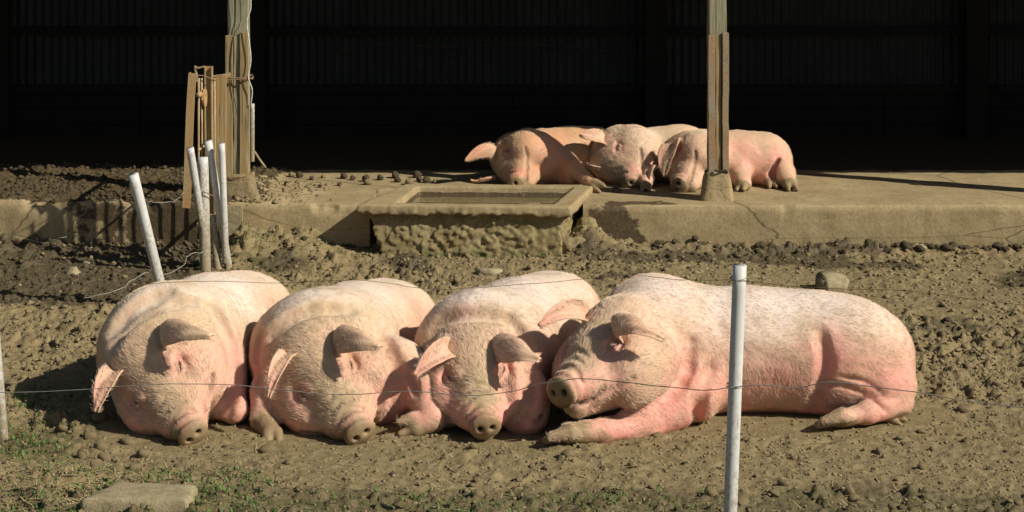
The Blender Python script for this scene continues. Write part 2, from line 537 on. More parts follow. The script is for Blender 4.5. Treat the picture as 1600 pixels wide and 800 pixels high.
def ground_h(x, y):
    x = np.asarray(x, float); y = np.asarray(y, float)
    h = 0.020 * fbm(x * 0.9, y * 0.9, None, 3, 1)
    R = rough_mask(x, y)
    x0, y0 = x, y
    wx = 0.016 * vnoise(x * 24, y * 24, None, 15) + 0.008 * vnoise(x * 60, y * 60, None, 16)
    wy = 0.016 * vnoise(x * 24, y * 24, None, 17) + 0.008 * vnoise(x * 60, y * 60, None, 18)
    x, y = x + wx, y + wy
    h = h + R * (0.080 * clumps(x, y, 0.14, 3, 0.15, 0.6, 0.75) + 0.072 * clumps(x + 0.07 * vnoise(x * 9, y * 9, None, 77), y, 0.062, 4, 0.15, 0.6, 0.8))
    h = h + (0.40 + 0.60 * R) * 0.036 * clumps(x, y, 0.030, 6, 0.15, 0.6, 0.75)
    h = h + (0.45 + 0.55 * R) * 0.011 * fbm(x * 26, y * 26, None, 3, 9) - R * 0.012
    x, y = x0, y0
    # dirt ramp spilling off the slab between the wooden post and the trough
    ramp = smooth(-2.05, -1.85, x) * smooth(-1.1, -1.75, x + 0.15 * fbm(x * 2.5, y * 2.5, None, 3, 22)) * smooth(10.9, 11.9, y + 0.22 * fbm(x * 3, y * 3, None, 3, 21))
    h = h + 0.17 * ramp - 0.0 * x
    # lumpy rubble at the right foot of the trough, mud rolled against the slab
    h = h + 0.16 * np.exp(-((x - 0.52) / 0.16) ** 2 - ((y - 11.62) / 0.22) ** 2)
    lip = smooth(11.35, 11.68, y + 0.12 * fbm(x * 4, y * 4, None, 3, 31)) * smooth(0.45, 0.6, x) * (0.35 + 0.65 * smooth(-0.3, 0.4, vnoise(x * 1.7, y * 0 + 2, None, 33)))
    h = h + 0.055 * lip * (0.5 + fbm(x * 12, y * 12, None, 3, 35))
    lip2 = smooth(11.3, 11.68, y) * smooth(-1.7, -2.1, x)
    h = h + 0.045 * lip2
    # dirt mound front left
    h = h + 0.055 * np.exp(-((x + 2.02) / 0.36) ** 2 - ((y - 6.98) / 0.13) ** 2)
    for (cx, cy, rx, ry) in PRESS:
        q = ((x - cx) / rx) ** 2 + ((y - cy) / ry) ** 2
        h = np.where(q < 1, h * 0.3 - 0.005, h)
    return h * smooth(60, 20, np.hypot(x, y - 9))

def wet_mask(x, y):
    n = 0.25 * fbm(x * 2.2, y * 2.2, None, 4, 41)
    w = smooth(-1.75, -2.15, x + n) * smooth(9.75, 10.3, y + n)          # churned wet mud by the left slab
    w = np.maximum(w, 0.85 * smooth(11.42, 11.62, y + 0.7 * n) * smooth(0.5, 0.7, x) * (0.45 + 0.55 * smooth(-0.2, 0.3, vnoise(x * 1.5, 0 * x + 7, None, 43))))
    w = np.maximum(w, 0.8 * np.exp(-((x + 1.55) / 0.26) ** 2 - ((y - 11.15) / 0.3) ** 2))
    w = np.maximum(w, 0.62 * smooth(0.1, 0.4, fbm(x * 1.6, y * 1.6, None, 4, 47)) * smooth(9.0, 9.6, y))
    w = np.maximum(w, 0.50 * smooth(7.0, 6.8, y + 0.6 * n))
    w = np.maximum(w, 0.45 * smooth(-1.75, -1.95, x + 0.3 * n) * smooth(7.2, 7.3, y) * smooth(7.9, 7.6, y))
    return w

def green_mask(x, y):
    n = 0.22 * fbm(x * 3, y * 3, None, 4, 51)
    g = 0.55 * smooth(7.0, 6.75, y + n)
    g = np.maximum(g, 0.6 * smooth(-1.7, -1.95, x + n) * smooth(7.0, 7.15, y) * smooth(7.9, 7.6, y))
    g = np.maximum(g, 0.62 * np.exp(-((x + 1.72) / 0.25) ** 2 - ((y - 11.2) / 0.28) ** 2))
    g = np.maximum(g, 0.35 * smooth(9.8, 10.3, y) * smooth(11.6, 11.2, y) * smooth(0.2, 0.9, x + n))
    return g

def axis(pieces):
    out = []
    for a, b, s in pieces:
        n = max(1, int(round((b - a) / s)))
        out += list(np.linspace(a, b, n, endpoint=False))
    out.append(pieces[-1][1])
    return np.array(out)

gx = axis([(-300, -40, 40), (-40, -8, 4), (-8, -4.2, 0.25), (-4.2, -3.0, 0.024), (-3.0, 3.0, 0.0125), (3.0, 4.2, 0.024), (4.2, 8, 0.25), (8, 40, 4), (40, 300, 40)])
gy = axis([(-300, -20, 40), (-20, 4, 2), (4, 5.85, 0.15), (5.85, 6.35, 0.03), (6.35, 9.2, 0.0115), (9.2, 11.74, 0.015), (11.74, 12.5, 0.25), (12.5, 20, 2.0), (20, 60, 8), (60, 300, 40)])
GX, GY = np.meshgrid(gx, gy, indexing='ij')
GZ = ground_h(GX, GY)
GZ = np.where(GY > 11.76, np.minimum(GZ, 0.02), GZ)
me = new_mesh('ground', np.stack([GX, GY, GZ], -1).reshape(-1, 3), grid_faces(len(gx), len(gy)))
set_attr(me, 'wet', wet_mask(GX, GY).ravel())
set_attr(me, 'green', green_mask(GX, GY).ravel())
ground = link('ground', me, M['soil'])
tag(ground, 'trampled olive brown earth of the pig pen', kind='structure')

# ------------------------------------------------------------------ concrete barn floor
def slab_h(x, y):
    h = SLAB_Z + 0.006 * fbm(x * 3, y * 3, None, 4, 61)
    mud = smooth(-1.75, -2.1, x + 0.2 * vnoise(x * 2, y * 2, None, 63)) * smooth(13.6, 13.2, y)
    h = h + mud * (0.030 + 0.03 * clumps(x, y, 0.13, 65, 0.2, 0.6, 0.85) + 0.055 * clumps(x, y, 0.05, 66, 0.2, 0.6, 0.85) + 0.03 * fbm(x * 5, y * 5, None, 3, 67))
    h = h + 0.03 * smooth(-2.1, -1.8, x) * smooth(-1.2, -1.6, x) * smooth(12.6, 12.0, y) * (0.5 + fbm(x * 9, y * 9, None, 4, 69))
    return h

def slab_block(x0, x1, y0, y1, step, parent):
    xs = np.arange(x0, x1 + step * 0.5, step); xs[-1] = x1
    prof = [(0.0, -0.25)] + [(0.0, z) for z in np.arange(-0.08, SLAB_Z - 0.03, 0.016)] + [(0.004, SLAB_Z - 0.016), (0.014, SLAB_Z - 0.005)]
    ys = np.concatenate([np.arange(0.03, min(1.7, y1 - y0), 0.02), np.arange(min(1.7, y1 - y0), y1 - y0 + 0.01, 0.25)])
    V, wet = [], []
    for (dy, z) in prof:
        n = fbm(xs * 6, np.full_like(xs, z * 6), None, 4, 71)
        chip = smooth(0.25, 0.6, fbm(xs * 4.5, np.full_like(xs, z * 2 + 3), None, 3, 73)) * smooth(SLAB_Z - 0.09, SLAB_Z, np.full_like(xs, z))
        ztop = slab_h(xs, np.full_like(xs, y0)) - SLAB_Z
        V.append(np.stack([xs, np.full_like(xs, y0 + dy) + 0.008 * n + 0.03 * chip, np.full_like(xs, z) + ztop * smooth(0.1, 0.3, z) - 0.018 * chip], -1))
        wl = smooth(-1.9, -2.05, xs + 0.06 * n) * smooth(-3.24, -3.12, xs + 0.05 * n) * (0.50 + 0.30 * smooth(-2.75, -2.4, xs) + 0.18 * n)            # soaked stretch under the bars
        wr = smooth(0.5, 0.55, xs) * smooth(1.15, 0.75, xs + 0.5 * (z - 0.12)) * (0.95 - 1.6 * np.clip(z - 0.1, 0, 1)) * 0.82
        low = 0.62 * smooth(0.07, 0.0, np.full_like(xs, z) + 0.03 * n)
        wet.append(np.maximum.reduce([wl, wr, low]))
    for dy in ys:
        yy = np.full_like(xs, y0 + dy)
        V.append(np.stack([xs, yy, slab_h(xs, yy)], -1))
        n = 0.2 * fbm(xs * 2, yy * 2, None, 3, 75)
        a = smooth(-1.75, -2.05, xs + n) * 1.0
        b = smooth(13.05, 13.4, yy) * 0.8        # roof shade painted into the floor colour further in
        c = 0.66 * smooth(0.55, 0.7, xs) * smooth(1.3, 1.0, xs + n) * smooth(12.0, 11.85, yy + 0.5 * n)
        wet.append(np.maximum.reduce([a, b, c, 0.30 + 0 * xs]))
    nu = len(V)
    me = new_mesh('barn_floor_block', np.array(V).reshape(-1, 3), grid_faces(nu, len(xs)))
    set_attr(me, 'wet', np.array(wet).ravel())  # wet mud and stains, plus the painted shade of the inner floor
    return me

floor = empty('barn_floor')
tag(floor, 'raised concrete barn floor with a muddy front edge', kind='structure')
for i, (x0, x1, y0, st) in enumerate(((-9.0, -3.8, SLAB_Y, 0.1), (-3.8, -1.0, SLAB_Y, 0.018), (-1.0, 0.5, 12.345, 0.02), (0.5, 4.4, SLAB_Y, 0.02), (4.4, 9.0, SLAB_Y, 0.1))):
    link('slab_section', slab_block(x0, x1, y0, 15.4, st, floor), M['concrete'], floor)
# flush earth packing behind the trough seat closes the slab ends
for x in (-1.0, 0.5):
    link('slab_end', box_mesh('slab_end', x - 0.02 if x < 0 else x + 0.002, x - 0.002 if x < 0 else x + 0.02, SLAB_Y + 0.02, 12.36, -0.2, SLAB_Z - 0.02, 0.003), M['concrete'], floor)

# ------------------------------------------------------------------ barn
barn = empty('barn', (0, 13.3, SLAB_Z))
tag(barn, 'dark open-fronted barn of corrugated sheets and posts behind the pigs', 'barn')
BW = 15.25
def bpart(name, me, mat, shade=False, label=None, parent=None):
    o = link(name, me, mat, parent or barn, shade=shade)
    if (parent or barn) is barn:
        o.matrix_parent_inverse = Matrix.Translation((0, -13.3, -SLAB_Z))
    if label: o['label'] = label
    return o
def corr_sheet(x0, x1, z0, z1, y):
    xs = np.arange(x0, x1 + 0.004, 0.0095)
    yo = y + 0.011 * np.sin(xs * 2 * math.pi / 0.076)
    V = np.concatenate([np.stack([xs, yo, np.full_like(xs, z)], -1) for z in (z0, z1)])
    return new_mesh('wall_sheet', V, grid_faces(2, len(xs)))
W_SH = 0.836
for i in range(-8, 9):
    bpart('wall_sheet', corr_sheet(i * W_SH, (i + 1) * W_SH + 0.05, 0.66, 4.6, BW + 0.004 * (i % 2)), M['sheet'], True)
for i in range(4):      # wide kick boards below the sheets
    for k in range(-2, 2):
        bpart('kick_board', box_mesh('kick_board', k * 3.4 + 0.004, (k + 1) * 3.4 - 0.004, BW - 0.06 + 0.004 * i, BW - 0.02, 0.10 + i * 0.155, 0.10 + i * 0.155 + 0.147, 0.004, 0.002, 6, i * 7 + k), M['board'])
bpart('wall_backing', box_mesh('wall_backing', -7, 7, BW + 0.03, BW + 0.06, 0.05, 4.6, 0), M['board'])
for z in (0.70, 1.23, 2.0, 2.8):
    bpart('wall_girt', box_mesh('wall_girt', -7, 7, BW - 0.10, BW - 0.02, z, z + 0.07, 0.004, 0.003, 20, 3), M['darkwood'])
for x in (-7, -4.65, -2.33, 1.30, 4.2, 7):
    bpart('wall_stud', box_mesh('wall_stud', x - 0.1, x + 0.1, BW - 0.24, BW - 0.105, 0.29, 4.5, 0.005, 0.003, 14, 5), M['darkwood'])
BC = 0.448 / math.tan(SUN_EL)
ZE = 3.3
YE = 13.12 - BC * (ZE - SLAB_Z)
def corr_roof():
    V, F = [], []
    xs = np.arange(-9.2, 9.21, 0.04)
    for (y, z) in ((YE, ZE), (YE, ZE + 0.03), (15.6, ZE + 1.05), (15.6, ZE + 1.0)):
        V += [(x, y, z + 0.012 * math.sin(x * 40)) for x in xs]
    n = len(xs)
    F = [tuple(r) for r in grid_faces(4, n)] + [(i, i + 1, 3 * n + i + 1, 3 * n + i) for i in range(n - 1)]
    return new_mesh('roof', V, F)
bpart('roof', corr_roof(), M['roof'])
for x in (-8.9, 8.9):
    bpart('end_wall', box_mesh('end_wall', x - 0.03, x + 0.03, 11.75, 15.6, 0.2, 4.2, 0), M['board'])
for i in range(8):
    x = -8 + i * 2.3
    V, F = [], []
    me = box_mesh('rafter', x - 0.03, x + 0.03, 0, 4.0, -0.16, -0.02, 0.003)
    a = math.atan2(1.0, 15.6 - YE)
    me.transform(Matrix.Translation((0, YE + 0.1, ZE)) @ Matrix.Rotation(a, 4, 'X'))
    bpart('rafter', me, M['darkwood'])
bpart('eave_beam', box_mesh('eave_beam', -8.8, 8.8, 11.92, 12.04, ZE - 0.02, ZE + 0.1, 0.004), M['darkwood'])

def sub(name, me, mat, parent, shade=False, label=None):
    o = link(name, me, mat, parent, shade=shade)
    if label: o['label'] = label
    return o

def barn_post(x, y, wid, kind, label):
    """wooden post of the barn front; lower stretch sheathed with boards or steel strips on a footing"""
    zt = 3.35
    zj = 1.48
    p = bpart('wooden_post', box_mesh('wooden_post', x - wid * 0.47, x + wid * 0.47, y - 0.06, y + 0.07, 0.25, zt, 0.008, 0.003, 30, 11), M['greywood'], label=label)
    e = p
    h = wid / 2
    if kind == 'a':
        strips = [(-h - 0.004, -h * 0.34, 'brownwood'), (-h * 0.30, h * 0.22, 'greywood'), (h * 0.27, h + 0.006, 'brownwood')]
    else:
        strips = [(-h - 0.006, -h * 0.30, 'bluesteel'), (-h * 0.26, h * 0.30, 'brownwood'), (h * 0.40, h + 0.006, 'bluesteel')]
    for i, (a, b, m) in enumerate(strips):
        fr = y - 0.098 + (0.014 if i == 1 else 0.0)
        o = sub('side_plank' if kind == 'a' else 'steel_strip', box_mesh('strip', x + a, x + b, fr, y - 0.064, 0.36, zj + (0.02 if i == 2 else 0), 0.004, 0.0025, 24, 20 + i), M[m], e)
        if i == 1: o.name = 'centre_plank'
    return e, p

def footing(x, y, w0, w1, z0, z1, mat, parent, seed, rough=0.008):
    """tapered lump at a post's foot"""
    V = []
    lv = np.linspace(0, 1, 12)
    n = 36
    for t in lv:
        hw = w0 * (1 - t) + w1 * t
        for k in range(n):
            a = 2 * math.pi * k / n
            c, s = math.cos(a), math.sin(a)
            m = (abs(c) ** 5 + abs(s) ** 5) ** (-1 / 5)
            V.append((x + hw * c * m, y - 0.01 + (hw * 0.85) * s * m, z0 + (z1 - z0) * t))
    V = np.array(V)
    d = fbm(V[:, 0] * 16, V[:, 1] * 16, V[:, 2] * 16, 4, seed)
    V[:, 0] += d * rough; V[:, 1] -= np.abs(d) * rough
    F = [tuple(f) for f in grid_faces(len(lv), n, True)] + [tuple((len(lv) - 1) * n + k for k in range(n))]
    me = new_mesh('footing', V, F)
    set_attr(me, 'wet', np.full(len(V), 0.25))
    return sub('footing', me, mat, parent, True)

def coil(x, y, z, rx, ry, turns, r, mat, parent, name='wire_wrap', seed=0):
    t = np.linspace(0, 2 * math.pi * turns, int(40 * turns))
    pts = np.stack([x + rx * np.sign(np.cos(t)) * np.abs(np.cos(t)) ** 0.45, y + ry * np.sign(np.sin(t)) * np.abs(np.sin(t)) ** 0.45,
                    z + 0.013 * t / (2 * math.pi) + 0.008 * np.sin(t * 1.3 + seed)], -1)
    V, F = tube(pts, r, 6)
    return sub(name, new_mesh(name, V, F), mat, parent, True)

POST_Y = 11.97
xl = (373 - 800) / FOC * POST_Y
e, p = barn_post(xl, POST_Y, 0.152, 'a', 'muddy wooden barn post wrapped in wire beside the leaning pipes')
coil(xl, POST_Y - 0.01, CAM_H - (125 + 146) * POST_Y / FOC, 0.098, 0.115, 3, 0.0035, M['brownwire'], p, seed=1)
coil(xl + 0.005, POST_Y - 0.01, CAM_H - (273 + 146) * POST_Y / FOC - 0.03, 0.09, 0.115, 3, 0.0035, M['brownwire'], p, seed=2)
footing(xl + 0.01, POST_Y - 0.02, 0.165, 0.09, 0.24, 0.49, M['clod'], p, 5, 0.03)
cord = bez([P(388, -40, 11.86), P(392, 10, 11.85), P(386, 35, 11.85), P(392, 90, 11.85), P(388, 120, 11.85), P(394, 140, 11.85), P(392, 165, 11.86)], 40)
V, F = tube(cord, 0.0035, 6)
sub('hanging_cord', new_mesh('hanging_cord', V, F), M['whitewire'], p, True, 'white cord hanging down the post')
V, F = tube(bez([P(372, -40, 11.868), P(376, 30, 11.868), P(364, 60, 11.868), P(361, 120, 11.865), P(372, 190, 11.865), P(371, 215, 11.865)], 40), 0.0028, 5)
sub('hanging_cord', new_mesh('hanging_cord', V, F), M['darkiron'], p, True, 'thin dark cable stapled down the post')
xr = (1120 - 800) / FOC * POST_Y
e, p = barn_post(xr, POST_Y, 0.136, 'b', 'slim barn post sheathed in grey steel strips on a tapered concrete foot')
footing(xr - 0.005, POST_Y - 0.02, 0.125, 0.085, 0.27, 0.505, M['concrete'], p, 6, 0.010)
V, F = tube(bez([(xr - 0.03, POST_Y - 0.112, 0.52), (xr, POST_Y - 0.125, 0.515), (xr + 0.045, POST_Y - 0.115, 0.523), (xr + 0.062, POST_Y - 0.1, 0.50)], 16), 0.007, 6)
sub('bolt_strap', new_mesh('bolt_strap', V, F), M['darkiron'], p, True)
e, p = barn_post(4.51, POST_Y, 0.14, 'b', 'barn post outside the frame to the right')
footing(4.51, POST_Y - 0.02, 0.125, 0.085, 0.27, 0.505, M['concrete'], p, 6, 0.010)
# slack cable along the inside wall
V, F = tube(bez([P(520, 80, 15.0), P(600, 70, 15.0), P(700, 73, 15.0), P(830, 70, 15.0), P(950, 80, 15.0)], 40), 0.009, 6)
bpart('wall_cable', new_mesh('wall_cable', V, F), M['darkiron'], True)
# short pale tube tied to the post and a splinter stick by it
def pipe(name, a, b, r, mat, label, group=None, hollow=True, cat='pipe', parent=None):
    a = np.asarray(a, float); b = np.asarray(b, float)
    n = 14
    t = np.linspace(0, 1, n)[:, None]
    pts = (a * (1 - t) + b * t) - a
    V, F = tube(pts, r, 20, closed_ends=False)
    if hollow:
        tin = (b - a) / np.linalg.norm(b - a)
        V2, F2 = tube(np.array([pts[-1], pts[-1] - tin * 0.12]), r * 0.80, 20, closed_ends=False)
        o1 = (n - 1) * 20
        off = len(V)
        V = np.vstack([V, V2])
        F = F + [(o1 + k, o1 + (k + 1) % 20, off + (k + 1) % 20, off + k) for k in range(20)]
        F += [tuple(off + i for i in f) for f in F2] + [tuple(off + 20 + k for k in range(20))]
    me = new_mesh(name, V, F)
    o = link(name, me, mat, parent, a, True)
    if label and parent is None: tag(o, label, cat, group)
    return o
pipe('plastic_tube', P(394, 252, 11.9), P(394, 162, 11.88), 0.017, M['dirtypipe'], 'short pale plastic tube hanging beside the wooden barn post', None, True, 'tube')
V, F = tube(np.array([P(397, 236, 11.92), P(406, 250, 11.9), P(415, 262, 11.88)]) - P(415, 262, 11.88), 0.008, 7)
o = link('broken_stick', new_mesh('broken_stick', V, F), M['brownwood'], None, P(415, 262, 11.88)); tag(o, 'thin broken stick leaning by the foot of the wooden post', 'stick')

# ------------------------------------------------------------------ scrap iron leaning by the post
def bar_between(name, a, b, wx, wy, mat, label, cat='iron bar', profile='flat', seed=0, group=None):
    """a straight section from foot a to head b; wx across the picture, wy in depth"""
    a = np.asarray(a, float); b = np.asarray(b, float)
    L = np.linalg.norm(b - a)
    z = (b - a) / L
    x = nrm(np.cross((0, 1, 0), z)); y = np.cross(z, x)
    if profile == 'flat':
        pr = [(-wx, -wy), (wx, -wy), (wx, wy), (-wx, wy)]
    elif profile == 'angle':
        t = 0.008
        pr = [(-wx, -wy), (wx, -wy), (wx, -wy + t), (-wx + t, -wy + t), (-wx + t, wy), (-wx, wy)]
    else:  # channel open to the camera
        t = 0.008
        pr = [(-wx, -wy), (-wx + t, -wy), (-wx + t, wy - t), (wx - t, wy - t), (wx - t, -wy), (wx, -wy), (wx, wy), (-wx, wy)]
    n = 16
    V = []
    for i in range(n):
        t = i / (n - 1)
        bow = 0.004 * math.sin(t * 5 + seed)
        for (u, v_) in pr:
            V.append(x * (u + bow) + y * v_ + z * (L * t))
    k = len(pr)
    F = [tuple(f) for f in grid_faces(n, k, True)] + [tuple(range(k - 1, -1, -1)), tuple((n - 1) * k + i for i in range(k))]
    o = link(name, new_mesh(name, V, F), mat, None, a, False)
    return tag(o, label, cat, group)
# an iron gate swung open towards the camera: seen edge-on, its bars and rails show in its shadow on the slab
GXP = -2.06
gate = empty('iron_gate', (GXP, 11.45, 0.0))
tag(gate, 'rusty iron gate standing open edge-on between the white pipes and the wooden post', 'gate')
gl = np.array(gate.location)
def child_bar(name, a, b, wx, wy, mat, profile='flat', seed=0):
    c = bar_between(name, a, b, wx, wy, mat, None, None, profile, seed)
    c.parent = gate
    c.location = np.asarray(a) - gl
    return c
child_bar('stile', P(291, 324, 10.98), P(302, 114, 10.95), 0.026, 0.022, M['rust'], 'angle', 1)['label'] = 'rusty orange angle iron at the free end'
child_bar('channel', P(330, 335, 11.14), P(325.5, 104, 11.10), 0.026, 0.018, M['dustyiron'], 'channel', 2)
child_bar('loop_side', P(307, 128, 11.10), P(306, 103, 11.09), 0.005, 0.010, M['dustyiron'])
child_bar('loop_top', P(305, 105, 11.09), P(320, 105, 11.09), 0.005, 0.010, M['dustyiron'])
child_bar('board', P(347, 335, 11.20), P(344.5, 117, 11.17), 0.034, 0.012, M['brownwood'], 'flat', 3)['label'] = 'flat muddy board'
for xa, xb, d in ((310, 310.5, 10.97), (316, 315, 11.04), (336, 335, 11.15)):
    V, F = tube(np.array([P(xa, 330, d), P(xb, 122, d)]) - gl, 0.0075, 8)
    link('rod', new_mesh('rod', V, F), M['dustyiron'], gate)
bar_me = None
for i in range(11):
    V, F = tube(np.array([(0, 0, 0.10), (0, 0, 0.6), (0, 0, 1.15)]), 0.0075, 8)
    if bar_me is None: bar_me = new_mesh('bar', V, F)
    link('bar', bar_me, M['dustyiron'], gate, (random.uniform(-.004, .004), 11.17 + 0.046 * i - gl[1], 0))
for z, r in ((1.16, 0.017), (0.80, 0.009), (0.31, 0.016)):
    V, F = tube(np.array([(GXP, 10.93, z), (GXP, 11.4, z), (GXP, 11.90, z)]) - gl, r, 10)
    link('rail', new_mesh('rail', V, F), M['rust'], gate)
n_ = 28
ang = [2 * math.pi * k / n_ for k in range(n_)]
V = []
for (x, r, oy, oz) in ((-0.006, 0.062, 0, 0), (0.006, 0.062, 0, 0), (0.006, 0.014, -0.012, 0.012), (-0.006, 0.014, -0.012, 0.012)):
    V += [(GXP + 0.022 + x, 11.04 + oy + r * math.cos(t), 1.13 + oz + r * math.sin(t)) for t in ang]
link('latch_plate', new_mesh('latch_plate', np.array(V) - gl, [tuple(f) for f in grid_faces(4, n_, True)] + [(3 * n_ + k, 3 * n_ + (k + 1) % n_, (k + 1) % n_, k) for k in range(n_)]), M['rust'], gate, None, False)
me = box_mesh('iron_plate', -0.062, 0.062, -0.035, 0.035, -0.006, 0.006, 0.002, 0.004, 8, 3)
o = link('top_plate', me, M['dustyiron'], gate, P(346, 119, 11.2) - gl, False); o.rotation_euler = (0.25, -0.16, 0.1)
V, F = tube(bez([P(300, 120, 10.93), P(316, 118, 11.0), P(333, 124, 11.08), P(350, 126, 11.5), P(362, 124, 11.85)], 30) - P(300, 120, 10.93), 0.003, 6)
o = link('tie_wire', new_mesh('tie_wire', V, F), M['brownwire'], None, P(300, 120, 10.93)); tag(o, 'rusty wire tying the iron gate to the wooden post', 'wire')

# ------------------------------------------------------------------ white pipes
pp = 'white plastic pipes stuck in the ground'
pipe('fence_pipe', P(259, 480, 10.0), P(208, 272, 9.85), 0.0305, M['pipe'], 'thick white pipe leaning left behind the leftmost pig', pp)
pipe('fence_pipe', G(321, 424), P(317, 245, 10.98), 0.036, M['dirtypipe'], 'thickest upright pipe of the cluster by the wooden post, dirty white', pp)
pipe('fence_pipe', P(316, 352, 10.86), P(297, 231, 10.80), 0.0245, M['pipe'], 'white pipe leaning left behind the thickest upright pipe', pp)
pipe('fence_pipe', G(357, 418), P(325, 220, 11.0), 0.0265, M['pipe'], 'tall white pipe leaning left in front of the wooden post', pp)
pipe('fence_pipe', P(353, 410, 11.0), P(346, 224, 10.95), 0.0225, M['pipe'], 'straight white pipe rightmost of the cluster beside the wooden post', pp)
pipe('fence_pipe', G(341, 421), P(331, 336, 11.05), 0.026, M['dirtypipe'], 'short broken pipe stub at the foot of the cluster', pp)
o = link('concrete_stub', box_mesh('concrete_stub', -0.075, 0.085, -0.05, 0.05, -0.25, 0.30, 0.008, 0.006, 6, 4), M['stone'], None, G(357, 392) + np.array((0.0, 0.12, 0.0)), False)
tag(o, 'square concrete stub behind the white pipes below the wooden post', 'concrete stub')

def wire(name, pts, r, mat, label, cat='wire', n=80, wob=0.0, seed=0):
    c = bez(pts, n)
    if wob:
        k = np.arange(len(c)) * 0.35
        c[:, 2] += wob * vnoise(k, k * 0, None, seed); c[:, 0] += wob * vnoise(k + 50, k * 0, None, seed)
        c[:, 1] += wob * vnoise(k + 90, k * 0, None, seed)
    V, F = tube(c - c[0], r, 6)
    return tag(link(name, new_mesh(name, V, F), mat, None, c[0]), label, cat)
wire('loose_wire', [P(207, 290, 9.83), P(184, 312, 10.2), P(160, 312, 10.6), P(137, 324, 10.9), P(133, 334, 11.1), P(118, 341, 11.3), P(110, 365, 11.5), P(95, 372, 11.52), P(68, 379, 11.54), P(42, 375, 11.55)], 0.0024, M['wire'], 'pale kinked wire hanging from the leaning pipe towards the slab', wob=0.006, seed=3)
wire('loose_wire', [P(318, 395, 10.9), P(295, 398, 10.8), P(286, 415, 10.6), P(255, 428, 10.2), P(228, 425, 9.9), P(205, 440, 9.8), P(180, 455, 9.6), P(130, 465, 9.55)], 0.0024, M['wire'], 'pale kinked wire sagging low from the upright pipe past the leaning pipe', wob=0.006, seed=5)
wire('loose_wire', [P(226, 312, 9.9), P(240, 316, 10.3), P(272, 315, 10.7), P(283, 305, 10.9), P(305, 292, 11.1), P(312, 288, 11.2)], 0.0022, M['wire'], 'short pale wire between the leaning pipe and the pipe cluster', wob=0.005, seed=6)
wire('loose_wire', [P(300, 245, 11.15), P(310, 262, 11.12), P(303, 275, 11.12), P(314, 292, 11.1), P(320, 300, 10.93), P(334, 306, 10.95)], 0.003, M['brownwire'], 'rusty wire looped between the tops of the clustered pipes', wob=0.004, seed=8)

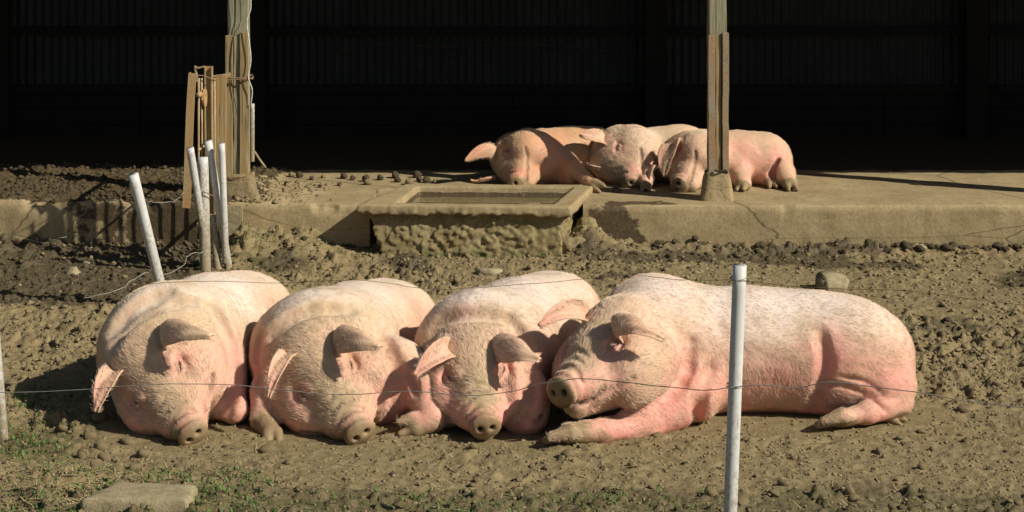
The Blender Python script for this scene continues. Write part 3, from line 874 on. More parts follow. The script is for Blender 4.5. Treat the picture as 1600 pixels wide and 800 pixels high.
# ------------------------------------------------------------------ concrete trough
def make_trough():
    zt = 0.345
    outer = np.array([(-1.075, 11.47), (0.405, 11.38), (0.615, 12.30), (-0.80, 12.33)])
    inner = np.array([(-0.80, 11.56), (0.285, 11.50), (0.455, 12.20), (-0.70, 12.24)])
    def loop(q, rr, n=110):
        """rounded quadrilateral sampled with n points a side"""
        out = []
        for i in range(4):
            a, b = q[i], q[(i + 1) % 4]
            for t in np.linspace(0, 1, n, endpoint=False):
                out.append(a * (1 - t) + b * t)
        out = np.array(out)
        for it in range(rr):
            out = 0.5 * out + 0.25 * (np.roll(out, 1, 0) + np.roll(out, -1, 0))
        return out
    def inset(q, d):
        c = q.mean(0)
        return q + (c - q) / np.linalg.norm(c - q, axis=1)[:, None] * d
    rings = []    # (xy loop, z, rough, agg)
    base = np.array([(-0.89, 11.48), (0.33, 11.41), (0.50, 12.22), (-0.74, 12.25)])
    lo = loop(base, 3)
    lm = loop(np.array([(-0.985, 11.525), (0.36, 11.435), (0.55, 12.22), (-0.76, 12.26)]), 3)
    for t in np.linspace(0, 1, 38):
        s = min(1, t * 1.05)
        rings.append((lo * (1 - s) + lm * s, -0.06 + 0.335 * t, 0.022, 1))
    for dz, ins in ((0.279, 0.05), (0.281, 0.012), (0.288, 0.002), (0.300, 0.0), (0.314, 0.0), (0.328, 0.002), (0.339, 0.006), (zt, 0.016)):
        rings.append((loop(inset(outer, ins), 2), dz, 0.016 if dz < 0.31 else 0.007, 0))
    for t in np.linspace(0.15, 1, 8):
        rings.append((loop(inset(outer, 0.014), 2) * (1 - t) + loop(inner, 9) * t, zt - 0.003 * t, 0.002, 0))
    li = loop(inner, 9)
    lf = loop(inset(inner, 0.09), 14)
    for t in np.linspace(0.05, 1, 12):
        rings.append((li * (1 - t * 0.8) + lf * t * 0.8, zt - 0.006 - 0.17 * t ** 0.8, 0.002, 0))
    for t in (0.6, 0.2, 0.0):
        c = lf.mean(0)
        rings.append((c + (li * 0.2 + lf * 0.8 - c) * t, zt - 0.18, 0.002, 0))
    V, gr_, wet = [], [], []
    for (L, z, ro, ag) in rings:
        cen = L.mean(0)
        dirn = (L - cen) / (np.linalg.norm(L - cen, axis=1)[:, None] + 1e-9)
        zz = np.full(len(L), z)
        n1 = fbm(L[:, 0] * 9, L[:, 1] * 9, zz * 9, 3, 91)
        n2 = vnoise(L[:, 0] * 38, L[:, 1] * 38, zz * 38, 92) if ag else fbm(L[:, 0] * 30, L[:, 1] * 30, zz * 20, 3, 93)
        d = ro * (0.9 * n1 + (0.55 * n2 if ag else 0.7 * n2))
        zz2 = zz + (0.030 * fbm(L[:, 0] * 16, L[:, 1] * 16, None, 5, 95, 0.65) if 0.277 < z < 0.290 else 0.002 * n1)
        if ag:
            per_u = L[:, 0] - L[:, 1]
            d = d + 0.65 * clumps(per_u, zz, 0.036, 97, 0.2, 0.62, 0.85) * 0.036 + 0.5 * clumps(per_u, zz, 0.09, 98, 0.2, 0.6, 0.6) * 0.09 * 0.5
        xy = L + dirn * d[:, None]
        V.append(np.stack([xy[:, 0], xy[:, 1], zz2], -1))
        gr_.append(np.full(len(L), 0.62 - 5.5 * z if z < 0.2 else -1.0))
        wt = 0.30 if z > 0.26 else 0.35
        wet.append(np.full(len(L), 1.3 if z < zt - 0.04 and len(V) > 56 else wt))
    V = np.array(V)
    k = V.shape[1]
    me = new_mesh('water_trough', V.reshape(-1, 3), grid_faces(len(rings), k, True))
    set_attr(me, 'green', np.array(gr_).ravel())
    set_attr(me, 'wet', np.array(wet).ravel())
    me.materials.append(M['castconcrete']); me.materials.append(M['aggregate'])
    mi = np.zeros(len(me.polygons), np.int32)
    mi[:37 * k] = 1
    me.polygons.foreach_set('material_index', mi)
    base_loc = np.array((-0.27, 11.9, 0.0))
    me.transform(Matrix.Translation(-Vector(base_loc)))
    o = link('water_trough', me, None, None, base_loc)
    tag(o, 'low concrete drinking trough with crumbling underside set in the slab edge', 'trough')
    wl = loop(inner * 0.97 + inner.mean(0) * 0.03, 10)
    c = wl.mean(0)
    V = [(p[0], p[1], 0.283) for p in wl] + [(c[0], c[1], 0.283)]
    n = len(wl)
    w_ = new_mesh('water', np.array(V) - base_loc, [(i, (i + 1) % n, n) for i in range(n)])
    link('water', w_, M['water'], o)
make_trough()

# ------------------------------------------------------------------ implicit surfaces for the animals
class Field:
    def __init__(s, xs, ys, zs):
        s.xs, s.ys, s.zs = xs, ys, zs
        s.F = np.full((len(xs), len(ys), len(zs)), 1.0, np.float32)
    def _sub(s, lo, hi):
        sl = []
        for a, l, h in zip((s.xs, s.ys, s.zs), lo, hi):
            i0 = max(0, np.searchsorted(a, l) - 1); i1 = min(len(a), np.searchsorted(a, h) + 1)
            sl.append(slice(i0, max(i0 + 1, i1)))
        X = s.xs[sl[0]].astype(np.float32)[:, None, None]
        Y = s.ys[sl[1]].astype(np.float32)[None, :, None]
        Z = s.zs[sl[2]].astype(np.float32)[None, None, :]
        return tuple(sl), X, Y, Z
    def _apply(s, sl, d, k, op):
        A = s.F[sl]
        if op == 'u':
            h = np.maximum(k - np.abs(A - d), 0) / k
            s.F[sl] = np.minimum(A, d) - h * h * k * 0.25
        else:
            d = -d
            h = np.maximum(k - np.abs(A - d), 0) / k
            s.F[sl] = np.maximum(A, d) + h * h * k * 0.25
    def ell(s, c, r, k=0.05, R=None, op='u'):
        c = np.asarray(c, float); r = np.asarray(r, float)
        R = np.eye(3) if R is None else np.asarray(R, float)      # columns are the ellipsoid's axes
        ext = np.sqrt(((R * r[None, :]) ** 2).sum(1)) + k + 0.04
        sl, X, Y, Z = s._sub(c - ext, c + ext)
        X, Y, Z = X - np.float32(c[0]), Y - np.float32(c[1]), Z - np.float32(c[2])
        k0 = 0; k1 = 0
        for i in range(3):
            q = X * np.float32(R[0, i]) + Y * np.float32(R[1, i]) + Z * np.float32(R[2, i])
            q = q / np.float32(r[i]); k0 = k0 + q * q
            q = q / np.float32(r[i]); k1 = k1 + q * q
        k0 = np.sqrt(k0); k1 = np.sqrt(k1) + 1e-6
        s._apply(sl, k0 * (k0 - 1) / k1, np.float32(k), op)
    def cone(s, a, b, ra, rb, k=0.04, op='u'):
        a = np.asarray(a, float); b = np.asarray(b, float)
        m = max(ra, rb) + k + 0.03
        sl, X, Y, Z = s._sub(np.minimum(a, b) - m, np.maximum(a, b) + m)
        ab = b - a
        t = ((X - a[0]) * ab[0] + (Y - a[1]) * ab[1] + (Z - a[2]) * ab[2]) / max(1e-9, ab @ ab)
        t = np.clip(t, 0, 1).astype(np.float32)
        d = np.sqrt((X - a[0] - t * ab[0]) ** 2 + (Y - a[1] - t * ab[1]) ** 2 + (Z - a[2] - t * ab[2]) ** 2) - (ra + (rb - ra) * t)
        s._apply(sl, d.astype(np.float32), np.float32(k), op)
    def limb(s, pts, rad, k=0.05, kin=0.02):
        for i in range(len(pts) - 1):
            s.cone(pts[i], pts[i + 1], rad[i], rad[i + 1], k if i == 0 else kin)
    def crease(s, pts, r, k=0.02):
        c = bez(pts, 10)
        for i in range(len(c) - 1):
            f = math.sin(math.pi * (i + 0.6) / (len(c)))
            s.cone(c[i], c[i + 1], r * (0.45 + 0.55 * f), r * (0.45 + 0.55 * f), k, 's')
    def val(s, p):
        ix = [np.clip(np.searchsorted(a, c), 0, len(a) - 1) for a, c in zip((s.xs, s.ys, s.zs), np.asarray(p).T)]
        return s.F[ix[0], ix[1], ix[2]]
    def hit(s, px, py):
        """first surface point met on the line of sight through a photo position"""
        d = np.arange(s.ys[0], s.ys[-1], 0.004)
        pts = np.stack([(px - 800.0) / FOC * d, d, CAM_H - (py + 146.0) * d / FOC], 1)
        ins = (pts[:, 0] > s.xs[0]) & (pts[:, 0] < s.xs[-1]) & (pts[:, 2] > s.zs[0]) & (pts[:, 2] < s.zs[-1])
        v = (s.val(pts) < 0) & ins
        return pts[np.argmax(v)] if v.any() else None
    def vcrease(s, pix, r, k=0.03, sink=0.0):
        pts = [s.hit(*q) for q in pix]
        pts = [p + np.array((0, sink, 0)) for p in pts if p is not None]
        if len(pts) > 1:
            s.crease(pts, r, k)
    def floor(s, z, k=0.03):
        sl, X, Y, Z = s._sub((-99,) * 3, (99,) * 3)
        d = np.broadcast_to(np.float32(z) - Z, s.F.shape)
        h = np.maximum(k - np.abs(s.F - d), 0) / k
        s.F = (np.maximum(s.F, d) + h * h * k * 0.25).astype(np.float32)
    def mesh(s):
        F = s.F
        S = F < 0
        n = [d - 1 for d in F.shape]
        def cut(A, o):
            return A[o[0]:o[0] + n[0], o[1]:o[1] + n[1], o[2]:o[2] + n[2]]
        cnt = np.zeros(n, np.int8)
        corners = [(a, b, c) for a in (0, 1) for b in (0, 1) for c in (0, 1)]
        for o in corners:
            cnt += cut(S, o)
        act = (cnt > 0) & (cnt < 8)
        I = np.argwhere(act)
        acc = np.zeros((len(I), 3)); num = np.zeros(len(I))
        for a in corners:
            for ax in range(3):
                if a[ax]: continue
                b = list(a); b[ax] = 1
                fa = F[I[:, 0] + a[0], I[:, 1] + a[1], I[:, 2] + a[2]]
                fb = F[I[:, 0] + b[0], I[:, 1] + b[1], I[:, 2] + b[2]]
                c = (fa < 0) != (fb < 0)
                t = np.where(c, fa / np.where(c, fa - fb, 1), 0)
                p = np.tile(np.array(a, float), (len(I), 1)); p[:, ax] += t
                acc[c] += p[c]; num[c] += 1
        V = I + acc / num[:, None]
        V = np.stack([np.interp(V[:, i], np.arange(len(a)), a) for i, a in enumerate((s.xs, s.ys, s.zs))], 1)
        vid = np.full(n, -1, np.int64); vid[act] = np.arange(len(I))
        Q = []
        for ax in range(3):
            o1, o2 = [(1, 2), (2, 0), (0, 1)][ax]
            lo = [slice(None)] * 3; hi = [slice(None)] * 3
            lo[ax] = slice(0, -1); hi[ax] = slice(1, None)
            A, B = S[tuple(lo)], S[tuple(hi)]
            E = np.argwhere(A != B)
            ok = (E[:, o1] > 0) & (E[:, o2] > 0) & (E[:, o1] < n[o1]) & (E[:, o2] < n[o2])
            E = E[ok]
            sgn = A[E[:, 0], E[:, 1], E[:, 2]]
            def cell(d1, d2):
                e = E.copy(); e[:, o1] += d1; e[:, o2] += d2
                return vid[e[:, 0], e[:, 1], e[:, 2]]
            q = np.stack([cell(-1, -1), cell(0, -1), cell(0, 0), cell(-1, 0)], 1)
            q[~sgn] = q[~sgn][:, ::-1]
            Q.append(q)
        Q = np.concatenate(Q)
        return V, Q[(Q >= 0).all(1)]

def relax(V, Q, it=2, w=0.5):
    e = np.concatenate([Q[:, [0, 1]], Q[:, [1, 2]], Q[:, [2, 3]], Q[:, [3, 0]]])
    e = np.concatenate([e, e[:, ::-1]])
    for sgn in [w, -w * 0.9] * it:
        deg = np.bincount(e[:, 0], minlength=len(V))[:, None]
        avg = np.stack([np.bincount(e[:, 0], V[e[:, 1], i], len(V)) for i in range(3)], 1) / np.maximum(deg, 1)
        V = V + sgn * (avg - V)
    return V

def vnormals(V, Q):
    a = np.cross(V[Q[:, 2]] - V[Q[:, 0]], V[Q[:, 3]] - V[Q[:, 1]])
    n = np.zeros_like(V)
    for i in range(4):
        for j in range(3):
            n[:, j] += np.bincount(Q[:, i], a[:, j], len(V))
    return n / (np.linalg.norm(n, axis=1)[:, None] + 1e-12)

def ear_surface(ctrl, S, W, curl, thick=0.014, tipw=0.10, fold=0.0, nu=26, nv=17, seed=0):
    """ear blade: midrib through ctrl points, S = side direction, W half width; curls towards +N = T x S"""
    C = bez(ctrl, nu + (nu % (len(ctrl) - 1)))
    nu = len(C)
    T = np.gradient(C, axis=0); T /= np.linalg.norm(T, axis=1)[:, None]
    u = np.linspace(0, 1, nu)
    prof = np.interp(u, [0, 0.12, 0.35, 0.6, 0.82, 0.94, 1.0], [0.70, 0.88, 1.0, 0.88, 0.56, 0.30, tipw])
    v = np.linspace(-1, 1, nv)
    outer = np.zeros((nu, nv, 3)); inn = np.zeros((nu, nv, 3))
    for i in range(nu):
        s_ = np.asarray(S, float); s_ = s_ - T[i] * (s_ @ T[i]); s_ /= np.linalg.norm(s_)
        n_ = np.cross(T[i], s_)
        wv = W * prof[i]
        cu = curl * (1.25 - 0.5 * u[i])
        ang = v * cu
        Rr = wv / max(cu, 1e-3)
        off = np.outer(Rr * np.sin(ang), s_) + np.outer(Rr * (1 - np.cos(ang)), n_)
        wav = 0.004 * np.sin(v * 5 + u[i] * 9 + seed) * u[i]
        # one margin rolls over
        if fold:
            m = np.clip((v * np.sign(fold) - 0.45) / 0.55, 0, 1) ** 1.5
            off += np.outer(m * abs(fold), n_) - np.outer(np.sign(fold) * m * abs(fold) * 0.5, s_)
        base = C[i] + off + np.outer(wav, n_)
        th = thick * (1.15 - 0.55 * u[i]) * (0.35 + 0.65 * np.sqrt(np.clip(1 - v * v, 0, 1)))
        nl = np.outer(np.cos(ang), n_) - np.outer(np.sin(ang), s_)
        inn[i] = base + nl * th[:, None] * 0.5
        outer[i] = base - nl * th[:, None] * 0.5
    ring = np.concatenate([outer, inn[:, ::-1]], 1)      # closed loop around the blade
    k = ring.shape[1]
    V = ring.reshape(-1, 3)
    Q = grid_faces(nu, k, True)
    # close the tip
    last = (nu - 1) * k
    tipq = [(last + j, last + j + 1, last + k - 2 - j, last + k - 1 - j) for j in range(nv - 1)]
    Q = np.concatenate([Q, np.array(tipq)])
    inner_flag = np.tile(np.concatenate([np.zeros(nv), np.ones(nv)]), nu)
    # outward winding
    vn = vnormals(V, Q)
    cen = np.repeat((outer.mean(1) + inn.mean(1)) / 2, k, axis=0)
    if ((V - cen) * vn).sum() < 0:
        Q = Q[:, ::-1]
    return V, Q, inner_flag

class Head:
    """pig head in its own frame: x to the snout, y to the pig's left, z up"""
    def __init__(s, skull, nose, left, size=1.0):
        s.o = np.asarray(skull, float)
        s.f = nrm(np.asarray(nose) - s.o)
        l = np.asarray(left, float); l = l - s.f * (l @ s.f)
        s.l = nrm(l)
        s.u = np.cross(s.f, s.l)
        s.R = np.stack([s.f, s.l, s.u], 1)
        s.L = np.linalg.norm(np.asarray(nose) - s.o)
        s.w = size
    def p(s, x, y, z):
        """x as a fraction of skull-to-nose 0.46, y,z in metres at size 1"""
        return s.o + s.f * (x / 0.46 * s.L) + s.l * y * s.w + s.u * z * s.w
    def build(s, F, mouth=True, jowl=1.0):
        w = s.w; kx = s.L / 0.46
        def E(c, r, k, op='u', R=None):
            F.ell(s.p(*c), (r[0] * kx, r[1] * w, r[2] * w), k, s.R if R is None else R, op)
        E((0.00, 0, 0.020), (0.18, 0.165, 0.155), 0.06)
        E((0.12, 0, 0.038), (0.16, 0.118, 0.088), 0.05)
        E((0.02, 0, -0.13), (0.17, 0.150, 0.125), 0.06)
        for sg in (1, -1):
            E((0.090, 0.138 * sg * jowl, -0.085), (0.195, 0.120 * jowl, 0.155), 0.06)
            E((0.245, 0.063 * sg, -0.060), (0.150, 0.077, 0.082), 0.05)
        F.cone(s.p(0.14, 0, -0.02), s.p(0.400, 0, -0.035), 0.116 * w, 0.069 * w, 0.05)
        F.cone(s.p(0.08, 0, -0.11), s.p(0.375, 0, -0.108), 0.130 * w, 0.056 * w, 0.03)
        # wrinkle roll behind the disc and the disc itself
        E((0.412, 0, -0.033), (0.026, 0.070, 0.063), 0.02)
        E((0.445, 0, -0.036), (0.024, 0.073, 0.065), 0.010)
        F.crease([s.p(0.430, 0.080, -0.05), s.p(0.426, 0.056, 0.014), s.p(0.426, 0, 0.038), s.p(0.426, -0.056, 0.014), s.p(0.430, -0.080, -0.05)], 0.008, 0.012)
        F.crease([s.p(0.388, 0.07, -0.02), s.p(0.385, 0.040, 0.026), s.p(0.385, 0, 0.036), s.p(0.385, -0.040, 0.026), s.p(0.388, -0.07, -0.02)], 0.003, 0.016)
        s.eye = {}
        s.mouth = []
        for sg in (1, -1):
            F.cone(s.p(0.485, 0.028 * sg, -0.030), s.p(0.415, 0.022 * sg, -0.032), 0.0140 * w, 0.010 * w, 0.010, 's')
            def surf(x, z):
                ys = np.arange(0.26, 0.0, -0.002)
                v = F.val(np.array([s.p(x, y * sg, z) for y in ys])) < 0
                return ys[np.argmax(v)] if v.any() else 0.11
            # mouth line, rising towards the cheek, sunk into whatever surface is there
            mp = [s.p(x, surf(x, z) * sg, z) for x, z in ((0.430, -0.098), (0.39, -0.100), (0.34, -0.094), (0.29, -0.082), (0.25, -0.062))]
            F.crease(mp, 0.015, 0.012)
            s.mouth.extend(bez(mp, 24))
            # eye: found by walking in towards the face from above and outside
            n = nrm(0.10 * s.f + 0.62 * s.l * sg + 0.78 * s.u)
            c0 = s.p(0.185, 0.092 * sg, 0.02)
            ts = np.arange(0.16, -0.12, -0.002)
            v = F.val(np.array([c0 + n * t for t in ts])) < 0
            c = c0 + n * (ts[np.argmax(v)] if v.any() else 0.03)
            e1 = nrm(s.f + 0.25 * s.l * -sg - n * ((s.f - 0.25 * s.l * sg) @ n)); e1 = nrm(e1 - n * (e1 @ n)); e2 = -np.cross(n, e1) * sg
            RR = np.stack([e1, np.cross(n, e1), n], 1)
            F.ell(c + n * 0.010, (0.044 * w, 0.030 * w, 0.020 * w), 0.035, RR, 's')
            F.ell(c - n * 0.016, (0.033 * w, 0.022 * w, 0.0165 * w), 0.012, RR)
            F.crease([c - e1 * 0.032 - n * 0.004, c + n * 0.001, c + e1 * 0.032 - n * 0.004], 0.0045, 0.006)
            for off, ln in ((0.030, 0.042), (-0.030, 0.040), (0.050, 0.040)):
                F.crease([c - e1 * ln + e2 * off * 0.6 - n * 0.001, c + e2 * off + n * 0.001, c + e1 * ln + e2 * off * 0.7 - n * 0.002], 0.0055, 0.012)
            # brow roll over the eye
            F.cone(c - e1 * 0.05 + e2 * 0.042 - n * 0.012, c + e1 * 0.03 + e2 * 0.044 - n * 0.012, 0.020, 0.013, 0.022)
            s.eye[sg] = (c, e1, e2, n)
        # wrinkles over the snout bridge
        def top(x, y):
            zs = np.arange(0.20, -0.05, -0.002)
            v = F.val(np.array([s.p(x, y, z) for z in zs])) < 0
            return zs[np.argmax(v)] if v.any() else 0.05
        for i, xb in enumerate((0.285, 0.325, 0.365)):
            yy = 0.050 + 0.006 * i
            F.crease([s.p(x, y, top(x, y) + 0.002) for x, y in ((xb + 0.014, yy), (xb + 0.004, yy * 0.4), (xb, -0.004), (xb + 0.006, -yy * 0.5), (xb + 0.012, -yy))], 0.0030, 0.022)
        E((0.335, 0, -0.122), (0.07, 0.042, 0.024), 0.02)     # chin

def hoof(F, at, fwd, side, s=1.0):
    """two toes and dewclaws at a foot point"""
    fwd = nrm(fwd); side = nrm(np.asarray(side) - fwd * (np.asarray(side) @ fwd)); up = np.cross(side, fwd)
    if up[2] < 0: up = -up
    for sg in (1, -1):
        a = at + side * 0.021 * sg * s
        F.cone(a - fwd * 0.03 * s, a + fwd * 0.055 * s + side * 0.008 * sg - up * 0.008, 0.030 * s, 0.015 * s, 0.012)
        F.cone(at - fwd * 0.055 * s + side * 0.028 * sg * s - up * 0.018 * s, at - fwd * 0.03 * s + side * 0.034 * sg * s - up * 0.026 * s, 0.015 * s, 0.010 * s, 0.012)

def blob(V, items):
    out = np.zeros(len(V))
    for c, r, wgt in items:
        q = ((V - np.asarray(c)) ** 2).sum(1) / (r * r)
        out += wgt * np.exp(-q * 1.4)
    return out

HAIR_SCALE = 1.9
def make_pig(name, label, head, build, ears, lo, hi, body_dir, axis_pts, skin, group, floor_z=0.0, pink=(), mud=(), tan=(), white=(), raw=(),
             hooves=(), nhair=16000, seed=0, step=0.011, hstep=0.006, hair_len=0.021, hair_mat='hair', eyes=True, folds=None, jowl=1.0, low_pink=0.66, back_u=(0, 0, 1)):
    lo = np.asarray(lo, float); hi = np.asarray(hi, float)
    hc = [head.p(0.22, 0, -0.02)]
    axs = []
    for i in range(3):
        a0, a1 = hc[0][i] - 0.30, hc[0][i] + 0.30
        pcs = []
        if lo[i] < a0: pcs.append((lo[i], a0, step))
        pcs.append((max(lo[i], a0), min(hi[i], a1), hstep))
        if hi[i] > a1: pcs.append((a1, hi[i], step))
        axs.append(axis(pcs))
    F = Field(*axs)
    build(F)
    head.build(F, jowl=jowl)
    if folds: folds(F)
    for (at, fwd, side, s_) in hooves:
        hoof(F, np.asarray(at), fwd, side, s_)
    F.floor(floor_z - 0.025, 0.02)
    V, Q = F.mesh()
    V = relax(V, Q, 2)
    Nn = vnormals(V, Q)
    hd = np.linalg.norm(V - head.p(0.25, 0, 0), axis=1)
    amp = 0.007 * smooth(0.15, 0.4, hd) + 0.0015
    V = V + Nn * (amp * fbm(V[:, 0] * 7, V[:, 1] * 7, V[:, 2] * 7, 3, seed + 300))[:, None]
    V = V + Nn * (0.0015 * fbm(V[:, 0] * 34, V[:, 1] * 34, V[:, 2] * 34, 2, seed + 310))[:, None]
    nb = len(V)
    inner = np.zeros(nb)
    earf = np.zeros(nb)
    VV, QQ = [V], [Q]
    off = nb
    for e in ears:
        v, q, fl = ear_surface(seed=seed, **e)
        VV.append(v); QQ.append(q + off); off += len(v)
        inner = np.concatenate([inner, fl]); earf = np.concatenate([earf, np.ones(len(v))])
    V = np.concatenate(VV); Q = np.concatenate(QQ)
    Nn = vnormals(V, Q)
    # colouring
    z = V[:, 2] - floor_z
    pk = 0.16 + low_pink * smooth(0.45, 0.10, z) * (1 - earf) + blob(V, pink) + 0.12 * inner + 0.16 * earf
    mu = blob(V, mud) + 0.55 * smooth(0.085, 0.0, z + 0.03 * vnoise(V[:, 0] * 12, V[:, 1] * 12, None, seed)) + blob(V, [(head.p(0.47, 0, -0.04), 0.105 * head.w, 1.15), (head.p(0.36, 0, 0.03), 0.08, 0.32), (head.p(0.30, 0, -0.15), 0.12, 0.4)])
    for (at, fwd, side, s_) in hooves:
        mu += blob(V, [(np.asarray(at) + nrm(fwd) * 0.03, 0.075 * s_, 1.5)])
    hb = smooth(0.42, 0.2, np.linalg.norm(V - head.p(0.12, 0, 0.02), axis=1))
    tn = blob(V, tan) + 0.28 * earf * (1 - 0.25 * inner) + 0.17 * hb * (1 - earf)
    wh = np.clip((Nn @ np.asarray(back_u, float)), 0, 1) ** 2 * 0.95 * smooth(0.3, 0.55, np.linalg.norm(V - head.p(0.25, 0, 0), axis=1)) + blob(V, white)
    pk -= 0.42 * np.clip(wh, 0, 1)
    pk += blob(V, [(head.p(0.20, s * 0.115, 0.02), 0.05, 0.5) for s in (1, -1)]) + blob(V, [(head.p(0.40, s * 0.05, -0.05), 0.07, 0.3) for s in (1, -1)])
    tn += blob(V, [(head.p(0.30, 0, 0.05), 0.12, 0.55), (head.p(0.15, 0, 0.12), 0.14, 0.40), (head.p(0.2, 0.1, -0.1), 0.12, 0.25), (head.p(0.2, -0.1, -0.1), 0.12, 0.25)])
    dk = np.zeros(len(V))
    for q in head.mouth:
        dk = np.maximum(dk, 0.8 * np.exp(-((V - q) ** 2).sum(1) / 0.013 ** 2))
    for sg in (1, -1):
        c, e1, e2, n_ = head.eye[sg]
        for t in np.linspace(-1, 1, 9):
            dk = np.maximum(dk, (0.75 - 0.3 * abs(t)) * np.exp(-((V - (c + e1 * 0.038 * t - n_ * 0.006 * t * t)) ** 2).sum(1) / 0.0105 ** 2))
        pk += blob(V, [(c, 0.07, 0.7)])
        dk = np.maximum(dk, 0.9 * np.exp(-((V - head.p(0.44, 0.026 * sg, -0.031)) ** 2).sum(1) / 0.016 ** 2))
    du = blob(V, [(head.p(0.33, 0, 0.02), 0.11, 0.75), (head.p(0.40, 0, -0.12), 0.10, 0.8), (head.p(0.22, 0, 0.07), 0.12, 0.45), (head.p(0.25, 0.13, -0.08), 0.11, 0.42), (head.p(0.25, -0.13, -0.08), 0.11, 0.42), (head.p(0.1, 0, 0.16), 0.2, 0.25)])
    du = du * (1 - 0.85 * earf)
    base = np.array((np.mean([a[0] for a in axis_pts]), np.mean([a[1] for a in axis_pts]), floor_z))
    me = new_mesh(name, V - base, Q)
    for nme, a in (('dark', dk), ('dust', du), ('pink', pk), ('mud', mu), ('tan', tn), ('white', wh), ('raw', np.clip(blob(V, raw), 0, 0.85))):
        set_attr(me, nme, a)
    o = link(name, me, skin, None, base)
    tag(o, label, 'pig', group)
    if eyes:
        for sg in (1, -1):
            c, e1, e2, n_ = head.eye[sg]
            pts = [c - e1 * 0.030 - n_ * 0.0065, c - e2 * 0.002 - n_ * 0.0015, c + e1 * 0.030 - n_ * 0.0065]
            v, f = tube(bez(pts, 12), 0.0042 * np.sin(np.linspace(0.25, math.pi - 0.25, len(bez(pts, 12)))), 8)
            link('eye', new_mesh('eye', v - base, f), M['eye'], o)
    # bristles
    n = int(nhair * HAIR_SCALE)
    rng = np.random.default_rng(seed + 5)
    area = np.linalg.norm(np.cross(V[Q[:, 2]] - V[Q[:, 0]], V[Q[:, 3]] - V[Q[:, 1]]), axis=1)
    cz = V[Q].mean(1)
    keep = (cz[:, 2] - floor_z > 0.05)
    nose_d = np.linalg.norm(cz - head.p(0.46, 0, -0.035), axis=1)
    keep &= nose_d > 0.075
    pr = area * keep
    # faces turned away from the open side of the pen are hidden against neighbours: thin there
    fi = rng.choice(len(Q), n, p=pr / pr.sum())
    a, b = rng.random(n), rng.random(n)
    q = Q[fi]
    pos = (V[q[:, 0]] * ((1 - a) * (1 - b))[:, None] + V[q[:, 1]] * (a * (1 - b))[:, None] + V[q[:, 2]] * (a * b)[:, None] + V[q[:, 3]] * ((1 - a) * b)[:, None])
    nr = Nn[q[:, 0]]
    hdist = np.linalg.norm(pos - head.p(0.15, 0, 0), axis=1)
    wh_ = smooth(0.40, 0.22, hdist)[:, None]
    flow = wh_ * (-head.f + 0.15 * np.array((0, 0, -1.0))) + (1 - wh_) * (nrm(body_dir) + np.array((0, 0, -0.5)))
    sw = np.stack([vnoise(pos[:, 0] * 5 + 11 * i, pos[:, 1] * 5, pos[:, 2] * 5, seed + i) for i in range(3)], 1)
    sw2 = np.stack([vnoise(pos[:, 0] * 28 + 11 * i, pos[:, 1] * 28, pos[:, 2] * 28, seed + 20 + i) for i in range(3)], 1)
    flow = flow + 0.50 * sw + 0.26 * sw2 + 0.14 * rng.normal(size=(n, 3))
    flow -= nr * (flow * nr).sum(1)[:, None]
    flow /= np.linalg.norm(flow, axis=1)[:, None] + 1e-9
    ln = hair_len * (0.5 + 0.9 * rng.random(n)) * (1 + 0.25 * wh_[:, 0])
    ln = np.where(nose_d[fi] < 0.14, ln * 0.5, ln)
    lift = 0.14 + 0.34 * rng.random(n) ** 2
    pts = np.zeros((n, 4, 3))
    for i, t in enumerate((0, 0.33, 0.67, 1.0)):
        pts[:, i] = pos - nr * 0.0015 + flow * (ln * t)[:, None] + nr * (ln * lift * (t * 1.1 - 0.45 * t * t))[:, None] + np.array((0, 0, -1.0)) * (ln * 0.10 * t * t)[:, None]
    hc_ = bpy.data.hair_curves.new('bristles')
    hc_.add_curves([4] * n)
    hc_.attributes['position'].data.foreach_set('vector', (pts - base).astype(np.float32).ravel())
    ra = hc_.attributes.get('radius') or hc_.attributes.new('radius', 'FLOAT', 'POINT')
    ra.data.foreach_set('value', (np.array([0.00032, 0.00030, 0.00023, 0.00010])[None, :] * (1 + 0.6 * wh_)).astype(np.float32).ravel())
    hc_.materials.append(M[hair_mat])
    ho = bpy.data.objects.new('bristles', hc_)
    ho['kind'] = 'stuff'
    COL.objects.link(ho)
    ho.parent = o
    return o

def rot_to(d, up=(0, 0, 1)):
    """axes matrix with first axis along d"""
    d = nrm(d); y = nrm(np.cross(up, d)); z = np.cross(d, y)
    return np.stack([d, y, z], 1)

FRONT = 'pigs sunbathing in the front row'
# --- pig 1, far left
h1 = Head(P(236, 566, 7.78), P(296, 676, 7.40), (0.80, 0.05, 0.60), 1.0)
def b1(F):
    R = rot_to((-0.2, -0.9, 0))
    F.ell((-1.63, 8.02, 0.265), (0.36, 0.365, 0.325), 0.10)
    F.ell((-1.53, 8.42, 0.245), (0.42, 0.33, 0.29), 0.12, R)
    F.ell((-1.45, 8.80, 0.215), (0.34, 0.30, 0.25), 0.12, R)
    F.cone((-1.66, 7.92, 0.27), h1.p(-0.02, 0, 0), 0.25, 0.16, 0.10)
    F.ell((-1.42, 7.86, 0.16), (0.16, 0.18, 0.18), 0.08)
    F.limb([(-1.36, 7.86, 0.10), (-1.29, 7.74, 0.06)], [0.10, 0.07], 0.06)
def f1(F):
    F.vcrease([(330, 480), (352, 510), (366, 555), (366, 600), (352, 645)], 0.024, 0.06)
    F.vcrease([(175, 545), (200, 505), (245, 475), (300, 470)], 0.007, 0.08)
    F.vcrease([(170, 520), (205, 480), (260, 455)], 0.005, 0.08)
    F.vcrease([(330, 590), (318, 625), (322, 655)], 0.007, 0.03)
